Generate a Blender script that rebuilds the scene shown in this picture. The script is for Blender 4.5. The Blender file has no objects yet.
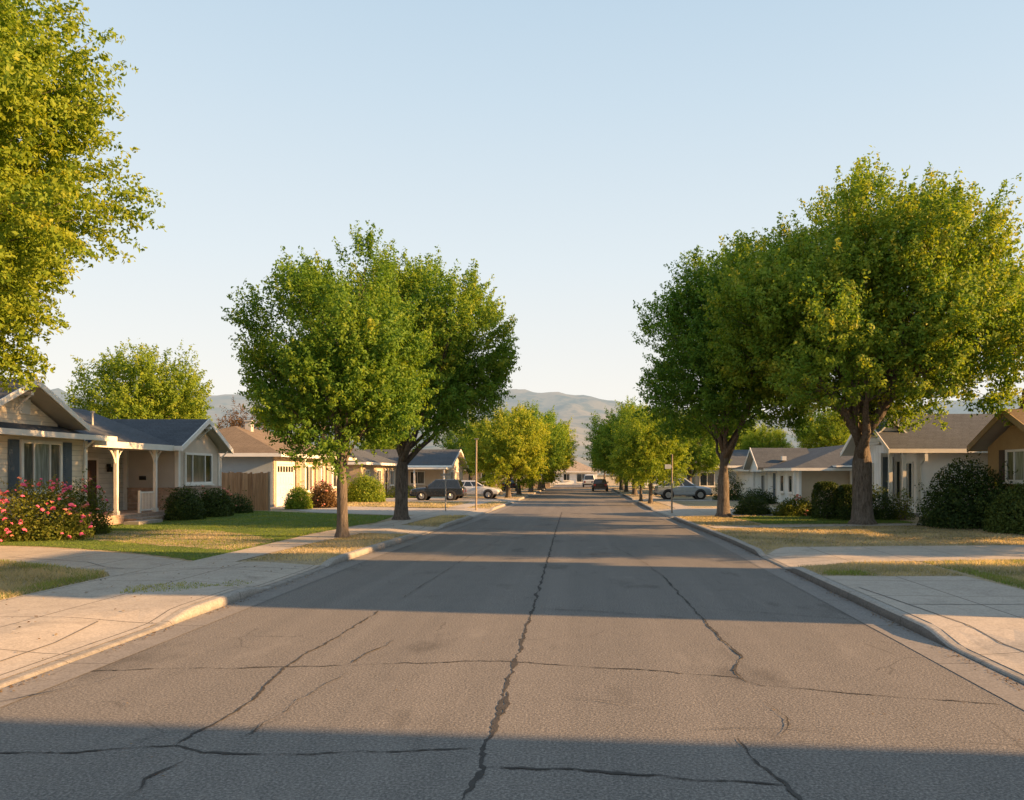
import bpy, bmesh, math, random
import numpy as np
from mathutils import Vector, noise, Matrix

SC = bpy.context.scene
COL = SC.collection
RAD = math.radians
F, CX, CY, EYE = 800.0, 583.0, 473.0, 2.2        # focal length in pixels, vanishing point, eye height
GZ = 0.14                                         # height of the yards above the road

def G(px, py, z=0.0):                             # ground point seen at a pixel of the photograph
    Y = F * (EYE - z) / (py - CY)
    return ((px - CX) / F * Y, Y)

# ------------------------------------------------------------------ materials
def new_mat(name):
    m = bpy.data.materials.new(name); m.use_nodes = True
    nt = m.node_tree; nt.nodes.clear()
    out = nt.nodes.new('ShaderNodeOutputMaterial')
    b = nt.nodes.new('ShaderNodeBsdfPrincipled')
    nt.links.new(b.outputs[0], out.inputs[0])
    return m, nt, b, out

def N(nt, typ, **kw):
    n = nt.nodes.new(typ)
    for k, v in kw.items():
        if k.startswith('i_'):
            n.inputs[k[2:].replace('_', ' ')].default_value = v
        else:
            setattr(n, k, v)
    return n

def L(nt, a, b): nt.links.new(a, b)

def coords(nt, scale=(1, 1, 1), rot=(0, 0, 0), world=False):
    if world:
        tc = N(nt, 'ShaderNodeNewGeometry'); o = tc.outputs['Position']
    else:
        tc = N(nt, 'ShaderNodeTexCoord'); o = tc.outputs['Object']
    mp = N(nt, 'ShaderNodeMapping'); mp.inputs['Scale'].default_value = scale; mp.inputs['Rotation'].default_value = rot
    L(nt, o, mp.inputs['Vector'])
    return mp.outputs[0]

def ntex(nt, vec, scale, detail=4, rough=.6, dist=0):
    n = N(nt, 'ShaderNodeTexNoise')
    n.inputs['Scale'].default_value = scale; n.inputs['Detail'].default_value = detail
    n.inputs['Roughness'].default_value = rough; n.inputs['Distortion'].default_value = dist
    L(nt, vec, n.inputs['Vector'])
    return n.outputs['Fac']

def ramp(nt, fac, stops):
    r = N(nt, 'ShaderNodeValToRGB')
    el = r.color_ramp.elements
    while len(el) < len(stops): el.new(.5)
    for e, (p, c) in zip(el, stops):
        e.position = p; e.color = (c[0], c[1], c[2], 1)
    L(nt, fac, r.inputs[0])
    return r.outputs[0]

def mixc(nt, fac, a, b, mode='MIX'):
    m = N(nt, 'ShaderNodeMix', data_type='RGBA', blend_type=mode)
    for sock, v in ((m.inputs[0], fac), (m.inputs[6], a), (m.inputs[7], b)):
        if hasattr(v, 'is_linked'): L(nt, v, sock)
        elif isinstance(v, (int, float)): sock.default_value = v
        else: sock.default_value = (v[0], v[1], v[2], 1)
    return m.outputs[2]

def math_(nt, op, a, b=None, c=None):
    m = N(nt, 'ShaderNodeMath', operation=op)
    for i, v in enumerate((a, b, c)):
        if v is None: continue
        if hasattr(v, 'is_linked'): L(nt, v, m.inputs[i])
        else: m.inputs[i].default_value = v
    return m.outputs[0]

def bump(nt, b, h, strength, dist=.02):
    n = N(nt, 'ShaderNodeBump'); n.inputs['Strength'].default_value = strength; n.inputs['Distance'].default_value = dist
    L(nt, h, n.inputs['Height']); L(nt, n.outputs[0], b.inputs['Normal'])

def mul(c, k): return tuple(min(1, x * k) for x in c)

def basic(name, col, rough=.8, var=.15, scale=2.0, bscale=0, bstr=.3, spec=.3, metal=0, streak=None):
    m, nt, b, _ = new_mat(name)
    v = coords(nt, streak or (1, 1, 1), world=True)
    f = ntex(nt, v, scale, 5)
    L(nt, ramp(nt, f, [(.25, mul(col, 1 - var)), (.75, mul(col, 1 + var))]), b.inputs['Base Color'])
    b.inputs['Roughness'].default_value = rough
    b.inputs['Specular IOR Level'].default_value = spec
    b.inputs['Metallic'].default_value = metal
    if bscale:
        bump(nt, b, ntex(nt, v, bscale, 3), bstr)
    return m

def m_asphalt():
    m, nt, b, _ = new_mat('asphalt')
    v = coords(nt, world=True)
    big = ntex(nt, v, .22, 4)
    streak = ntex(nt, coords(nt, (1.1, .02, 1), world=True), 1.4, 3)
    mid = ntex(nt, v, 3.0, 5, .7)
    fine = ntex(nt, v, 42, 3, .75)
    vor = N(nt, 'ShaderNodeTexVoronoi'); vor.inputs['Scale'].default_value = 55; L(nt, v, vor.inputs['Vector'])
    c = ramp(nt, big, [(.3, (.138, .132, .126)), (.7, (.176, .166, .156))])
    c = mixc(nt, .7, c, ramp(nt, streak, [(.35, (.11, .11, .109)), (.5, (.155, .148, .140)), (.68, (.225, .213, .198))]))
    c = mixc(nt, .3, c, ramp(nt, mid, [(.3, (.095, .092, .088)), (.7, (.225, .212, .197))]))
    c = mixc(nt, .52, c, ramp(nt, fine, [(.36, (.038, .038, .038)), (.5, (.148, .141, .133)), (.66, (.38, .36, .33))]))
    warp = N(nt, 'ShaderNodeTexNoise'); warp.inputs['Scale'].default_value = 1.7; warp.inputs['Detail'].default_value = 5; L(nt, v, warp.inputs['Vector'])
    wv = mixc(nt, .22, v, warp.outputs['Color'], 'ADD')
    vc = N(nt, 'ShaderNodeTexVoronoi', feature='DISTANCE_TO_EDGE'); vc.inputs['Scale'].default_value = .55; L(nt, wv, vc.inputs['Vector'])
    hair = math_(nt, 'LESS_THAN', vc.outputs['Distance'], .006)
    mask = math_(nt, 'GREATER_THAN', ntex(nt, v, .35, 2), .6)
    c = mixc(nt, math_(nt, 'MULTIPLY', math_(nt, 'MULTIPLY', hair, mask), .35), c, (.05, .048, .045))
    stain = math_(nt, 'SMOOTH_MIN', math_(nt, 'MULTIPLY', math_(nt, 'MAXIMUM', math_(nt, 'SUBTRACT', ntex(nt, coords(nt, (1, .45, 1), world=True), .8, 4, .6), .58), 0), 4.5), .55, .05)
    c = mixc(nt, stain, c, (.06, .057, .054))
    pale = math_(nt, 'SMOOTH_MIN', math_(nt, 'MULTIPLY', math_(nt, 'MAXIMUM', math_(nt, 'SUBTRACT', ntex(nt, coords(nt, (1, .3, 1), world=True), 1.1, 5, .65), .6), 0), 3.5), .4, .05)
    c = mixc(nt, pale, c, (.26, .245, .225))
    L(nt, c, b.inputs['Base Color'])
    b.inputs['Roughness'].default_value = .9; b.inputs['Specular IOR Level'].default_value = .18
    h = math_(nt, 'ADD', math_(nt, 'MULTIPLY', fine, .7), math_(nt, 'MULTIPLY', vor.outputs['Distance'], .6))
    bump(nt, b, h, .4, .01)
    return m

def m_concrete(name, col, joints=True, grit=.34):
    m, nt, b, _ = new_mat(name)
    v = coords(nt, world=True)
    big = ntex(nt, v, .6, 5, .65); fine = ntex(nt, v, 30, 3, .7); mid = ntex(nt, v, 4, 5, .7)
    c = ramp(nt, big, [(.3, mul(col, .8)), (.7, mul(col, 1.08))])
    c = mixc(nt, grit, c, ramp(nt, mid, [(.3, mul(col, .55)), (.7, mul(col, 1.25))]))
    c = mixc(nt, grit, c, ramp(nt, fine, [(.35, mul(col, .5)), (.65, mul(col, 1.4))]))
    hgt = fine
    if joints:
        br = N(nt, 'ShaderNodeTexBrick', offset=0.0)
        br.inputs['Scale'].default_value = 1.0; br.inputs['Mortar Size'].default_value = .013
        br.inputs['Brick Width'].default_value = 1.55; br.inputs['Row Height'].default_value = 1.9
        L(nt, coords(nt, (1, 1, 0), world=True), br.inputs['Vector'])
        c = mixc(nt, math_(nt, 'MULTIPLY', br.outputs['Fac'], .85), c, mul(col, .22))
        c = mixc(nt, math_(nt, 'SMOOTH_MIN', math_(nt, 'MULTIPLY', math_(nt, 'MAXIMUM', math_(nt, 'SUBTRACT', ntex(nt, v, 1.3, 6, .7), .55), 0), 3.0), .5, .05), c, mul(col, .45))
    if not joints:
        sp = N(nt, 'ShaderNodeSeparateXYZ'); L(nt, v, sp.inputs[0])
        jl = math_(nt, 'LESS_THAN', math_(nt, 'FRACT', math_(nt, 'DIVIDE', sp.outputs['Y'], 2.3)), .007)
        c = mixc(nt, math_(nt, 'MULTIPLY', jl, .8), c, mul(col, .2))
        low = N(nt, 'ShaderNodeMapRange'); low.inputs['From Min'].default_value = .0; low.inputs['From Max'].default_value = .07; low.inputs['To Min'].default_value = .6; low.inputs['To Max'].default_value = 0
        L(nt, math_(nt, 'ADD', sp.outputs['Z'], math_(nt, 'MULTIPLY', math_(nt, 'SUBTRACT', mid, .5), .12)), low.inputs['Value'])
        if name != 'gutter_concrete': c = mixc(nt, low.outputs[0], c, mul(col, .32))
    L(nt, c, b.inputs['Base Color'])
    b.inputs['Roughness'].default_value = .92; b.inputs['Specular IOR Level'].default_value = .2
    bump(nt, b, hgt, .25, .008)
    return m

def m_ground(name, a, c2, c3, sc=.5):
    m, nt, b, _ = new_mat(name)
    v = coords(nt, world=True)
    f = ntex(nt, v, sc, 6, .7); g = ntex(nt, v, 9, 4, .7); h = ntex(nt, v, 45, 2, .7)
    c = ramp(nt, f, [(.32, a), (.5, c2), (.68, c3)])
    c = mixc(nt, .45, c, ramp(nt, g, [(.3, mul(a, .6)), (.7, mul(c3, 1.15))]))
    c = mixc(nt, .35, c, ramp(nt, h, [(.35, mul(a, .4)), (.65, mul(c3, 1.3))]))
    L(nt, c, b.inputs['Base Color']); b.inputs['Roughness'].default_value = .95; b.inputs['Specular IOR Level'].default_value = .1
    bump(nt, b, math_(nt, 'ADD', g, h), .8, .04)
    return m

def m_shingle(name, col):
    m, nt, b, _ = new_mat(name)
    tc = N(nt, 'ShaderNodeNewGeometry'); sep = N(nt, 'ShaderNodeSeparateXYZ'); L(nt, tc.outputs['Position'], sep.inputs[0])
    comb = N(nt, 'ShaderNodeCombineXYZ')
    L(nt, math_(nt, 'ADD', sep.outputs['X'], sep.outputs['Y']), comb.inputs['X'])
    L(nt, math_(nt, 'MULTIPLY', sep.outputs['Z'], 2.6), comb.inputs['Y'])
    br = N(nt, 'ShaderNodeTexBrick')
    br.inputs['Scale'].default_value = 1; br.inputs['Brick Width'].default_value = .42; br.inputs['Row Height'].default_value = .2
    br.inputs['Mortar Size'].default_value = .016; br.inputs['Bias'].default_value = -.1
    br.inputs['Color1'].default_value = (*mul(col, .78), 1); br.inputs['Color2'].default_value = (*mul(col, 1.25), 1); br.inputs['Mortar'].default_value = (*mul(col, .35), 1)
    L(nt, comb.outputs[0], br.inputs['Vector'])
    v = coords(nt, world=True)
    c = mixc(nt, .5, br.outputs['Color'], ramp(nt, ntex(nt, v, 14, 4, .8), [(.35, mul(col, .5)), (.65, mul(col, 1.6))]))
    c = mixc(nt, .35, c, ramp(nt, ntex(nt, v, .8, 4), [(.3, mul(col, .7)), (.7, mul(col, 1.3))]))
    L(nt, c, b.inputs['Base Color']); b.inputs['Roughness'].default_value = .95; b.inputs['Specular IOR Level'].default_value = .15
    bump(nt, b, math_(nt, 'SUBTRACT', 1.0, br.outputs['Fac']), .7, .02)
    return m

def m_siding(name, col, pitch=.19):
    m, nt, b, _ = new_mat(name)
    tc = N(nt, 'ShaderNodeNewGeometry'); sep = N(nt, 'ShaderNodeSeparateXYZ'); L(nt, tc.outputs['Position'], sep.inputs[0])
    fr = math_(nt, 'FRACT', math_(nt, 'DIVIDE', sep.outputs['Z'], pitch))
    line = math_(nt, 'GREATER_THAN', fr, .9)
    v = coords(nt, (1, 1, 3), world=True)
    c = ramp(nt, ntex(nt, v, 1.6, 5), [(.3, mul(col, .86)), (.7, mul(col, 1.08))])
    c = mixc(nt, math_(nt, 'MULTIPLY', line, .5), c, mul(col, .35))
    L(nt, c, b.inputs['Base Color']); b.inputs['Roughness'].default_value = .75; b.inputs['Specular IOR Level'].default_value = .25
    bump(nt, b, math_(nt, 'SUBTRACT', 1.0, fr), .6, .02)
    return m

def m_vert(name, col, pitch=.3):
    m, nt, b, _ = new_mat(name)
    tc = N(nt, 'ShaderNodeNewGeometry'); sep = N(nt, 'ShaderNodeSeparateXYZ'); L(nt, tc.outputs['Position'], sep.inputs[0])
    fr = math_(nt, 'FRACT', math_(nt, 'DIVIDE', math_(nt, 'ADD', sep.outputs['X'], sep.outputs['Y']), pitch))
    line = math_(nt, 'GREATER_THAN', fr, .93)
    c = ramp(nt, ntex(nt, coords(nt, (3, 3, .5), world=True), 1.6, 5), [(.3, mul(col, .88)), (.7, mul(col, 1.06))])
    c = mixc(nt, math_(nt, 'MULTIPLY', line, .45), c, mul(col, .4))
    L(nt, c, b.inputs['Base Color']); b.inputs['Roughness'].default_value = .75
    return m

def m_brick(name, c1, c2):
    m, nt, b, _ = new_mat(name)
    tc = N(nt, 'ShaderNodeNewGeometry'); sep = N(nt, 'ShaderNodeSeparateXYZ'); L(nt, tc.outputs['Position'], sep.inputs[0])
    comb = N(nt, 'ShaderNodeCombineXYZ')
    L(nt, math_(nt, 'ADD', sep.outputs['X'], sep.outputs['Y']), comb.inputs['X']); L(nt, sep.outputs['Z'], comb.inputs['Y'])
    br = N(nt, 'ShaderNodeTexBrick'); br.inputs['Scale'].default_value = 1
    br.inputs['Brick Width'].default_value = .23; br.inputs['Row Height'].default_value = .085; br.inputs['Mortar Size'].default_value = .01
    br.inputs['Color1'].default_value = (*c1, 1); br.inputs['Color2'].default_value = (*c2, 1); br.inputs['Mortar'].default_value = (.3, .27, .24, 1)
    L(nt, comb.outputs[0], br.inputs['Vector'])
    c = mixc(nt, .35, br.outputs['Color'], ramp(nt, ntex(nt, coords(nt, world=True), 5, 4), [(.3, mul(c1, .5)), (.7, mul(c2, 1.3))]))
    L(nt, c, b.inputs['Base Color']); b.inputs['Roughness'].default_value = .9
    bump(nt, b, math_(nt, 'SUBTRACT', 1.0, br.outputs['Fac']), .6, .015)
    return m

def m_wood(name, c1, c2, pitch=.14):
    m, nt, b, _ = new_mat(name)
    tc = N(nt, 'ShaderNodeNewGeometry'); sep = N(nt, 'ShaderNodeSeparateXYZ'); L(nt, tc.outputs['Position'], sep.inputs[0])
    u = math_(nt, 'FLOOR', math_(nt, 'DIVIDE', math_(nt, 'ADD', sep.outputs['X'], sep.outputs['Y']), pitch))
    wn = N(nt, 'ShaderNodeTexWhiteNoise', noise_dimensions='1D'); L(nt, u, wn.inputs['W'])
    c = ramp(nt, wn.outputs['Value'], [(0, c1), (1, c2)])
    g = ntex(nt, coords(nt, (22, 22, .9), world=True), 1, 4)
    c = mixc(nt, .5, c, ramp(nt, g, [(.3, mul(c1, .5)), (.7, mul(c2, 1.2))]))
    L(nt, c, b.inputs['Base Color']); b.inputs['Roughness'].default_value = .85; b.inputs['Specular IOR Level'].default_value = .2
    return m

def m_bark():
    m, nt, b, _ = new_mat('bark')
    v = coords(nt, (1, 1, .22))
    f = ntex(nt, v, 14, 5, .7, .4); g = ntex(nt, v, 45, 3, .7)
    c = ramp(nt, f, [(.32, (.045, .040, .036)), (.5, (.145, .128, .112)), (.7, (.25, .225, .195))])
    c = mixc(nt, .35, c, ramp(nt, g, [(.3, (.03, .025, .02)), (.7, (.22, .18, .15))]))
    L(nt, c, b.inputs['Base Color']); b.inputs['Roughness'].default_value = .95; b.inputs['Specular IOR Level'].default_value = .1
    bump(nt, b, f, 1.0, .05)
    return m

def m_leaf(name, stops, trans=.35, rough=.55, spec=.18):
    m, nt, b, out = new_mat(name)
    at = N(nt, 'ShaderNodeAttribute', attribute_name='tint')
    c = ramp(nt, at.outputs['Fac'], stops)
    L(nt, c, b.inputs['Base Color']); b.inputs['Roughness'].default_value = rough; b.inputs['Specular IOR Level'].default_value = spec
    tr = N(nt, 'ShaderNodeBsdfTranslucent')
    hs = mixc(nt, 1.0, c, (1.35, 1.25, .5), 'MULTIPLY')
    L(nt, hs, tr.inputs['Color'])
    mx = N(nt, 'ShaderNodeMixShader'); mx.inputs[0].default_value = trans
    L(nt, b.outputs[0], mx.inputs[1]); L(nt, tr.outputs[0], mx.inputs[2]); L(nt, mx.outputs[0], out.inputs[0])
    return m

def m_glass(name, col, rough=.06, spec=.6):
    m, nt, b, _ = new_mat(name)
    f = ntex(nt, coords(nt, (6, 6, .6), world=True), 1.5, 3)
    L(nt, ramp(nt, f, [(.35, mul(col, .6)), (.65, mul(col, 1.4))]), b.inputs['Base Color'])
    b.inputs['Roughness'].default_value = rough; b.inputs['Specular IOR Level'].default_value = spec
    return m

def m_paint(name, col, rough=.25, coat=.6, metal=.2):
    m, nt, b, _ = new_mat(name)
    f = ntex(nt, coords(nt), 6, 3)
    L(nt, ramp(nt, f, [(.3, mul(col, .9)), (.7, mul(col, 1.08))]), b.inputs['Base Color'])
    b.inputs['Roughness'].default_value = rough; b.inputs['Metallic'].default_value = metal
    b.inputs['Coat Weight'].default_value = coat; b.inputs['Coat Roughness'].default_value = .08
    return m

def m_hill():
    m, nt, b, out = new_mat('hill_grass')
    v = coords(nt, world=True)
    f = ntex(nt, v, .0032, 8, .68); g = ntex(nt, v, .013, 6, .72)
    c = ramp(nt, f, [(.4, (.06, .085, .05)), (.5, (.16, .16, .10)), (.6, (.28, .24, .15))])
    c = mixc(nt, .55, c, ramp(nt, g, [(.44, (.035, .055, .04)), (.54, (.24, .21, .14))]))
    L(nt, c, b.inputs['Base Color']); b.inputs['Roughness'].default_value = 1; b.inputs['Specular IOR Level'].default_value = 0
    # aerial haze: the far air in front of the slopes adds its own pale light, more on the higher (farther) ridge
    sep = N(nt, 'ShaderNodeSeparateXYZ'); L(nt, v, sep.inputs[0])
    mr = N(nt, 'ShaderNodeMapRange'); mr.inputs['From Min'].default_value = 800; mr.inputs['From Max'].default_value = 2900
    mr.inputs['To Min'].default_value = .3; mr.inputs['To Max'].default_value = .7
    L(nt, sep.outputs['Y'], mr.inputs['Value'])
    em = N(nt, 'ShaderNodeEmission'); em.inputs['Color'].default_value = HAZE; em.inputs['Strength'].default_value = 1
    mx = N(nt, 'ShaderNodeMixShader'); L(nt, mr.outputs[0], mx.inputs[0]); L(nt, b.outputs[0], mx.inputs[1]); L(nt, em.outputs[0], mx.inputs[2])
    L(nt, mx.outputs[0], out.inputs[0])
    return m
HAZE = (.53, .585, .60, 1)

MT = {}
def build_materials():
    MT['asphalt'] = m_asphalt()
    MT['tar'] = basic('crack_tar', (.062, .06, .058), .9, .3, 6, 40, .4, .1)
    MT['concrete'] = m_concrete('concrete', (.42, .38, .33))
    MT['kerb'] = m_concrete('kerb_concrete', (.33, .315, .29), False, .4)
    MT['kerb_shade_joint'] = m_concrete('kerb_shade_joint', (.15, .145, .14), False, .5)  # shade and stain of the right kerb face put into colour; also joints
    MT['gutter'] = m_concrete('gutter_concrete', (.22, .21, .20), False, .4)
    MT['dry'] = m_ground('dry_turf', (.22, .18, .11), (.38, .31, .20), (.52, .44, .30), .8)
    MT['lawn'] = m_ground('lawn_turf', (.065, .12, .026), (.11, .185, .04), (.18, .22, .06), .35)
    MT['field'] = m_ground('field', (.12, .10, .05), (.18, .15, .08), (.24, .20, .12), .02)
    MT['shingle_dark'] = m_shingle('dark_shingle', (.078, .088, .102))
    MT['shingle_grey'] = m_shingle('grey_shingle', (.085, .095, .106))
    MT['shingle_brown'] = m_shingle('brown_shingle', (.17, .135, .10))
    MT['shingle_tan'] = m_shingle('tan_shingle', (.34, .285, .23))
    MT['cream_siding'] = m_siding('cream_siding', (.80, .71, .57))
    MT['grey_siding'] = m_siding('grey_siding', (.68, .66, .61), .22)
    MT['stucco_grey'] = basic('grey_stucco', (.47, .46, .43), .9, .08, 2, 60, .3)
    MT['stucco_taupe'] = basic('taupe_stucco', (.62, .54, .45), .9, .08, 2, 60, .3)
    MT['stucco_white'] = m_vert('white_board', (.86, .87, .87), .4)
    MT['plain_white'] = basic('white_stucco', (.88, .88, .86), .9, .06, 1.5, 50, .3)
    MT['stucco_beige'] = basic('beige_stucco', (.46, .37, .27), .9, .08, 2, 60, .3)
    MT['stucco_ochre'] = basic('ochre_stucco', (.42, .295, .15), .9, .09, 2, 60, .3)
    MT['stucco_blue'] = basic('blue_grey_stucco', (.30, .35, .39), .9, .07, 2, 60, .3)
    MT['brick'] = m_brick('brown_brick', (.36, .23, .165), (.54, .40, .30))
    MT['brick_tan'] = m_brick('tan_brick', (.30, .22, .16), (.45, .35, .27))
    MT['trim'] = basic('white_trim', (.78, .76, .71), .6, .07, 3)
    MT['soffit'] = basic('soffit_board', (.46, .43, .38), .7, .1, 3)
    MT['trim_tan'] = basic('tan_trim', (.36, .26, .14), .6, .1, 3)
    MT['glass'] = m_glass('dark_glass', (.025, .03, .028))
    MT['glass_pale'] = m_glass('curtained_glass', (.26, .29, .27), .12)
    MT['glass_grey'] = m_glass('grey_glass', (.10, .105, .10), .1)
    MT['shutter'] = basic('blue_shutter', (.10, .135, .17), .6, .12, 6)
    MT['shutter_brown'] = basic('brown_shutter', (.07, .045, .03), .6, .12, 6)
    MT['door'] = basic('brown_door', (.075, .042, .026), .5, .2, 3, streak=(8, 8, 1))
    MT['white_door'] = basic('white_panel_door', (.72, .71, .69), .5, .05, 2)
    MT['fence'] = m_wood('fence_wood', (.34, .175, .09), (.64, .38, .21))
    MT['post_wood'] = basic('grey_wood', (.34, .28, .22), .9, .2, 8, streak=(6, 6, .6))
    MT['metal'] = basic('galvanised_metal', (.36, .35, .33), .45, .15, 5, metal=.6)
    MT['sign_face'] = basic('pale_sign_face', (.60, .66, .70), .4, .05, 5)
    MT['black'] = basic('black_iron', (.02, .02, .02), .5, .2, 8)
    MT['bark'] = m_bark()
    MT['leaf'] = m_leaf('maple_leaf', [(0, (.06, .15, .024)), (.4, (.135, .255, .036)), (.75, (.245, .335, .04)), (1, (.40, .40, .055))], .44)
    MT['leaf_gold'] = m_leaf('golden_leaf', [(0, (.08, .155, .02)), (.4, (.195, .295, .032)), (.75, (.32, .38, .04)), (1, (.45, .44, .06))], .45)
    MT['leaf_dark'] = m_leaf('dark_leaf', [(0, (.016, .036, .010)), (.5, (.034, .066, .018)), (1, (.10, .14, .03))], .25, .6)
    MT['leaf_shrub'] = m_leaf('shrub_leaf', [(0, (.05, .07, .012)), (.5, (.13, .17, .026)), (1, (.28, .26, .05))], .35)
    MT['leaf_red'] = m_leaf('reddish_leaf', [(0, (.05, .03, .015)), (.5, (.13, .075, .03)), (1, (.24, .15, .06))], .3)
    MT['grass_green'] = m_leaf('green_grass', [(0, (.08, .145, .03)), (.5, (.17, .26, .05)), (1, (.36, .35, .11))], .4)
    MT['grass_dry'] = m_leaf('dry_grass', [(0, (.19, .20, .085)), (.4, (.42, .355, .23)), (1, (.62, .53, .37))], .4)
    MT['litter'] = m_leaf('leaf_litter', [(0, (.05, .03, .015)), (.6, (.17, .10, .045)), (1, (.32, .22, .09))], .1)
    MT['pink'] = basic('pink_petal', (.78, .13, .26), .6, .3, 30)
    MT['coral'] = basic('coral_petal', (.66, .24, .16), .6, .3, 30)
    MT['car_dark'] = m_paint('dark_blue_paint', (.022, .027, .035))
    MT['car_white'] = m_paint('silver_paint', (.55, .57, .58), .3, .5, .2)
    MT['car_grey'] = m_paint('pale_blue_paint', (.40, .44, .48), .3, .5, .3)
    MT['car_black'] = m_paint('black_paint', (.014, .015, .017))
    MT['car_glass'] = m_glass('car_glass', (.012, .014, .016), .04, .7)
    MT['tyre'] = basic('tyre_rubber', (.018, .018, .018), .85, .2, 12)
    MT['rim'] = basic('alloy_rim', (.42, .42, .42), .35, .1, 8, metal=.8)
    MT['lamp'] = m_glass('headlamp_lens', (.55, .55, .52), .1)
    MT['redlamp'] = m_glass('tail_lamp_lens', (.16, .012, .008), .15)
    MT['plastic'] = basic('grey_plastic', (.05, .05, .052), .6, .1, 8)
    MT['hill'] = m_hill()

# ------------------------------------------------------------------ mesh builder
class MB:
    def __init__(s): s.v = []; s.f = []; s.mi = []
    def add(s, vs, fs, mi=0):
        o = len(s.v); s.v += [tuple(p) for p in vs]; s.f += [tuple(i + o for i in f) for f in fs]; s.mi += [mi] * len(fs); return s
    def box(s, x0, x1, y0, y1, z0, z1, mi=0):
        x0, x1 = sorted((x0, x1)); y0, y1 = sorted((y0, y1)); z0, z1 = sorted((z0, z1))
        return s.add([(x, y, z) for z in (z0, z1) for y in (y0, y1) for x in (x0, x1)],
                     [(0, 2, 3, 1), (4, 5, 7, 6), (0, 1, 5, 4), (2, 6, 7, 3), (0, 4, 6, 2), (1, 3, 7, 5)], mi)
    def prism(s, poly, axis, a, b, mi=0):
        n = len(poly)
        def P(u, w, t): return (t, u, w) if axis == 'x' else ((u, t, w) if axis == 'y' else (u, w, t))
        vs = [P(u, w, a) for u, w in poly] + [P(u, w, b) for u, w in poly]
        fs = [tuple(range(n)), tuple(range(2 * n - 1, n - 1, -1))] + [(i, (i + 1) % n, n + (i + 1) % n, n + i) for i in range(n)]
        return s.add(vs, fs, mi)
    def fbox(s, face, a0, a1, z0, z1, d0, d1, mi=0):
        ax, p, sg = face
        if ax == 'x': return s.box(p + sg * d0, p + sg * d1, a0, a1, z0, z1, mi)
        return s.box(a0, a1, p + sg * d0, p + sg * d1, z0, z1, mi)
    def tube(s, pts, rad, n=8, cap=True, mi=0):
        pts = [Vector(p) for p in pts]; vs = []; fs = []
        up = Vector((0, 0, 1)); ref = None
        for i, p in enumerate(pts):
            t = (pts[min(i + 1, len(pts) - 1)] - pts[max(i - 1, 0)])
            if t.length < 1e-6: t = up
            t.normalize()
            if ref is None:
                ref = t.cross(Vector((.3, .9, .1)));
                if ref.length < 1e-3: ref = t.cross(Vector((1, 0, 0)))
            ref = (ref - t * ref.dot(t)).normalized(); q = t.cross(ref)
            for k in range(n):
                a = 2 * math.pi * k / n
                vs.append(p + (ref * math.cos(a) + q * math.sin(a)) * rad[i])
        for i in range(len(pts) - 1):
            for k in range(n):
                fs.append((i * n + k, i * n + (k + 1) % n, (i + 1) * n + (k + 1) % n, (i + 1) * n + k))
        if cap:
            fs.append(tuple(range(n - 1, -1, -1))); fs.append(tuple(range((len(pts) - 1) * n, len(pts) * n)))
        return s.add(vs, fs, mi)
    def cyl(s, a, b, r, n=12, r2=None, mi=0): return s.tube([a, b], [r, r2 if r2 is not None else r], n, True, mi)

def world_of(o):
    v = Vector((0, 0, 0))
    while o: v += o.location; o = o.parent
    return v

def build(name, mb, mats, parent=None, loc=None, smooth=False):
    base = world_of(parent) if parent else Vector(loc or (0, 0, 0))
    me = bpy.data.meshes.new(name)
    me.from_pydata([(x - base.x, y - base.y, z - base.z) for x, y, z in mb.v], [], mb.f)
    ms = mats if isinstance(mats, (list, tuple)) else [mats]
    for m in ms: me.materials.append(MT[m])
    if len(ms) > 1: me.polygons.foreach_set('material_index', mb.mi)
    bm = bmesh.new(); bm.from_mesh(me); bmesh.ops.recalc_face_normals(bm, faces=bm.faces); bm.to_mesh(me); bm.free()
    if smooth: me.shade_smooth()
    o = bpy.data.objects.new(name, me); COL.objects.link(o)
    if parent: o.parent = parent
    elif loc: o.location = loc
    return o

def tag(o, label=None, cat=None, group=None, kind=None):
    if label: o['label'] = label
    if cat: o['category'] = cat
    if group: o['group'] = group
    if kind: o['kind'] = kind
    return o

def thing(name, label, cat, loc, group=None):
    o = bpy.data.objects.new(name, None); COL.objects.link(o); o.location = loc; o.empty_display_size = .3
    return tag(o, label, cat, group)

def copy_tree(o, loc, rz=0, sc=1, label=None):
    r = o.copy(); COL.objects.link(r); r.location = loc; r.rotation_euler = (0, 0, rz); r.scale = (sc, sc, sc) if not isinstance(sc, tuple) else sc
    if label: r['label'] = label
    for ch in list(o.children):
        c = ch.copy(); COL.objects.link(c); c.parent = r
        for g in list(ch.children):
            d = g.copy(); COL.objects.link(d); d.parent = c
    return r

def np_mesh(name, verts, faces, mat, tint=None, parent=None, loc=None):
    """verts (n,3), faces (m,k) as numpy arrays"""
    me = bpy.data.meshes.new(name)
    n, m, k = len(verts), len(faces), faces.shape[1]
    me.vertices.add(n); me.vertices.foreach_set('co', verts.astype(np.float32).ravel())
    me.loops.add(m * k); me.loops.foreach_set('vertex_index', faces.astype(np.int32).ravel())
    me.polygons.add(m); me.polygons.foreach_set('loop_start', np.arange(0, m * k, k, dtype=np.int32))
    me.update(calc_edges=True)
    if tint is not None:
        a = me.attributes.new('tint', 'FLOAT', 'POINT'); a.data.foreach_set('value', tint.astype(np.float32))
    me.materials.append(MT[mat])
    o = bpy.data.objects.new(name, me); COL.objects.link(o)
    if parent: o.parent = parent
    elif loc: o.location = loc
    return o

# ------------------------------------------------------------------ foliage
def unit(a): return a / (np.linalg.norm(a, axis=-1, keepdims=True) + 1e-9)

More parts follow.
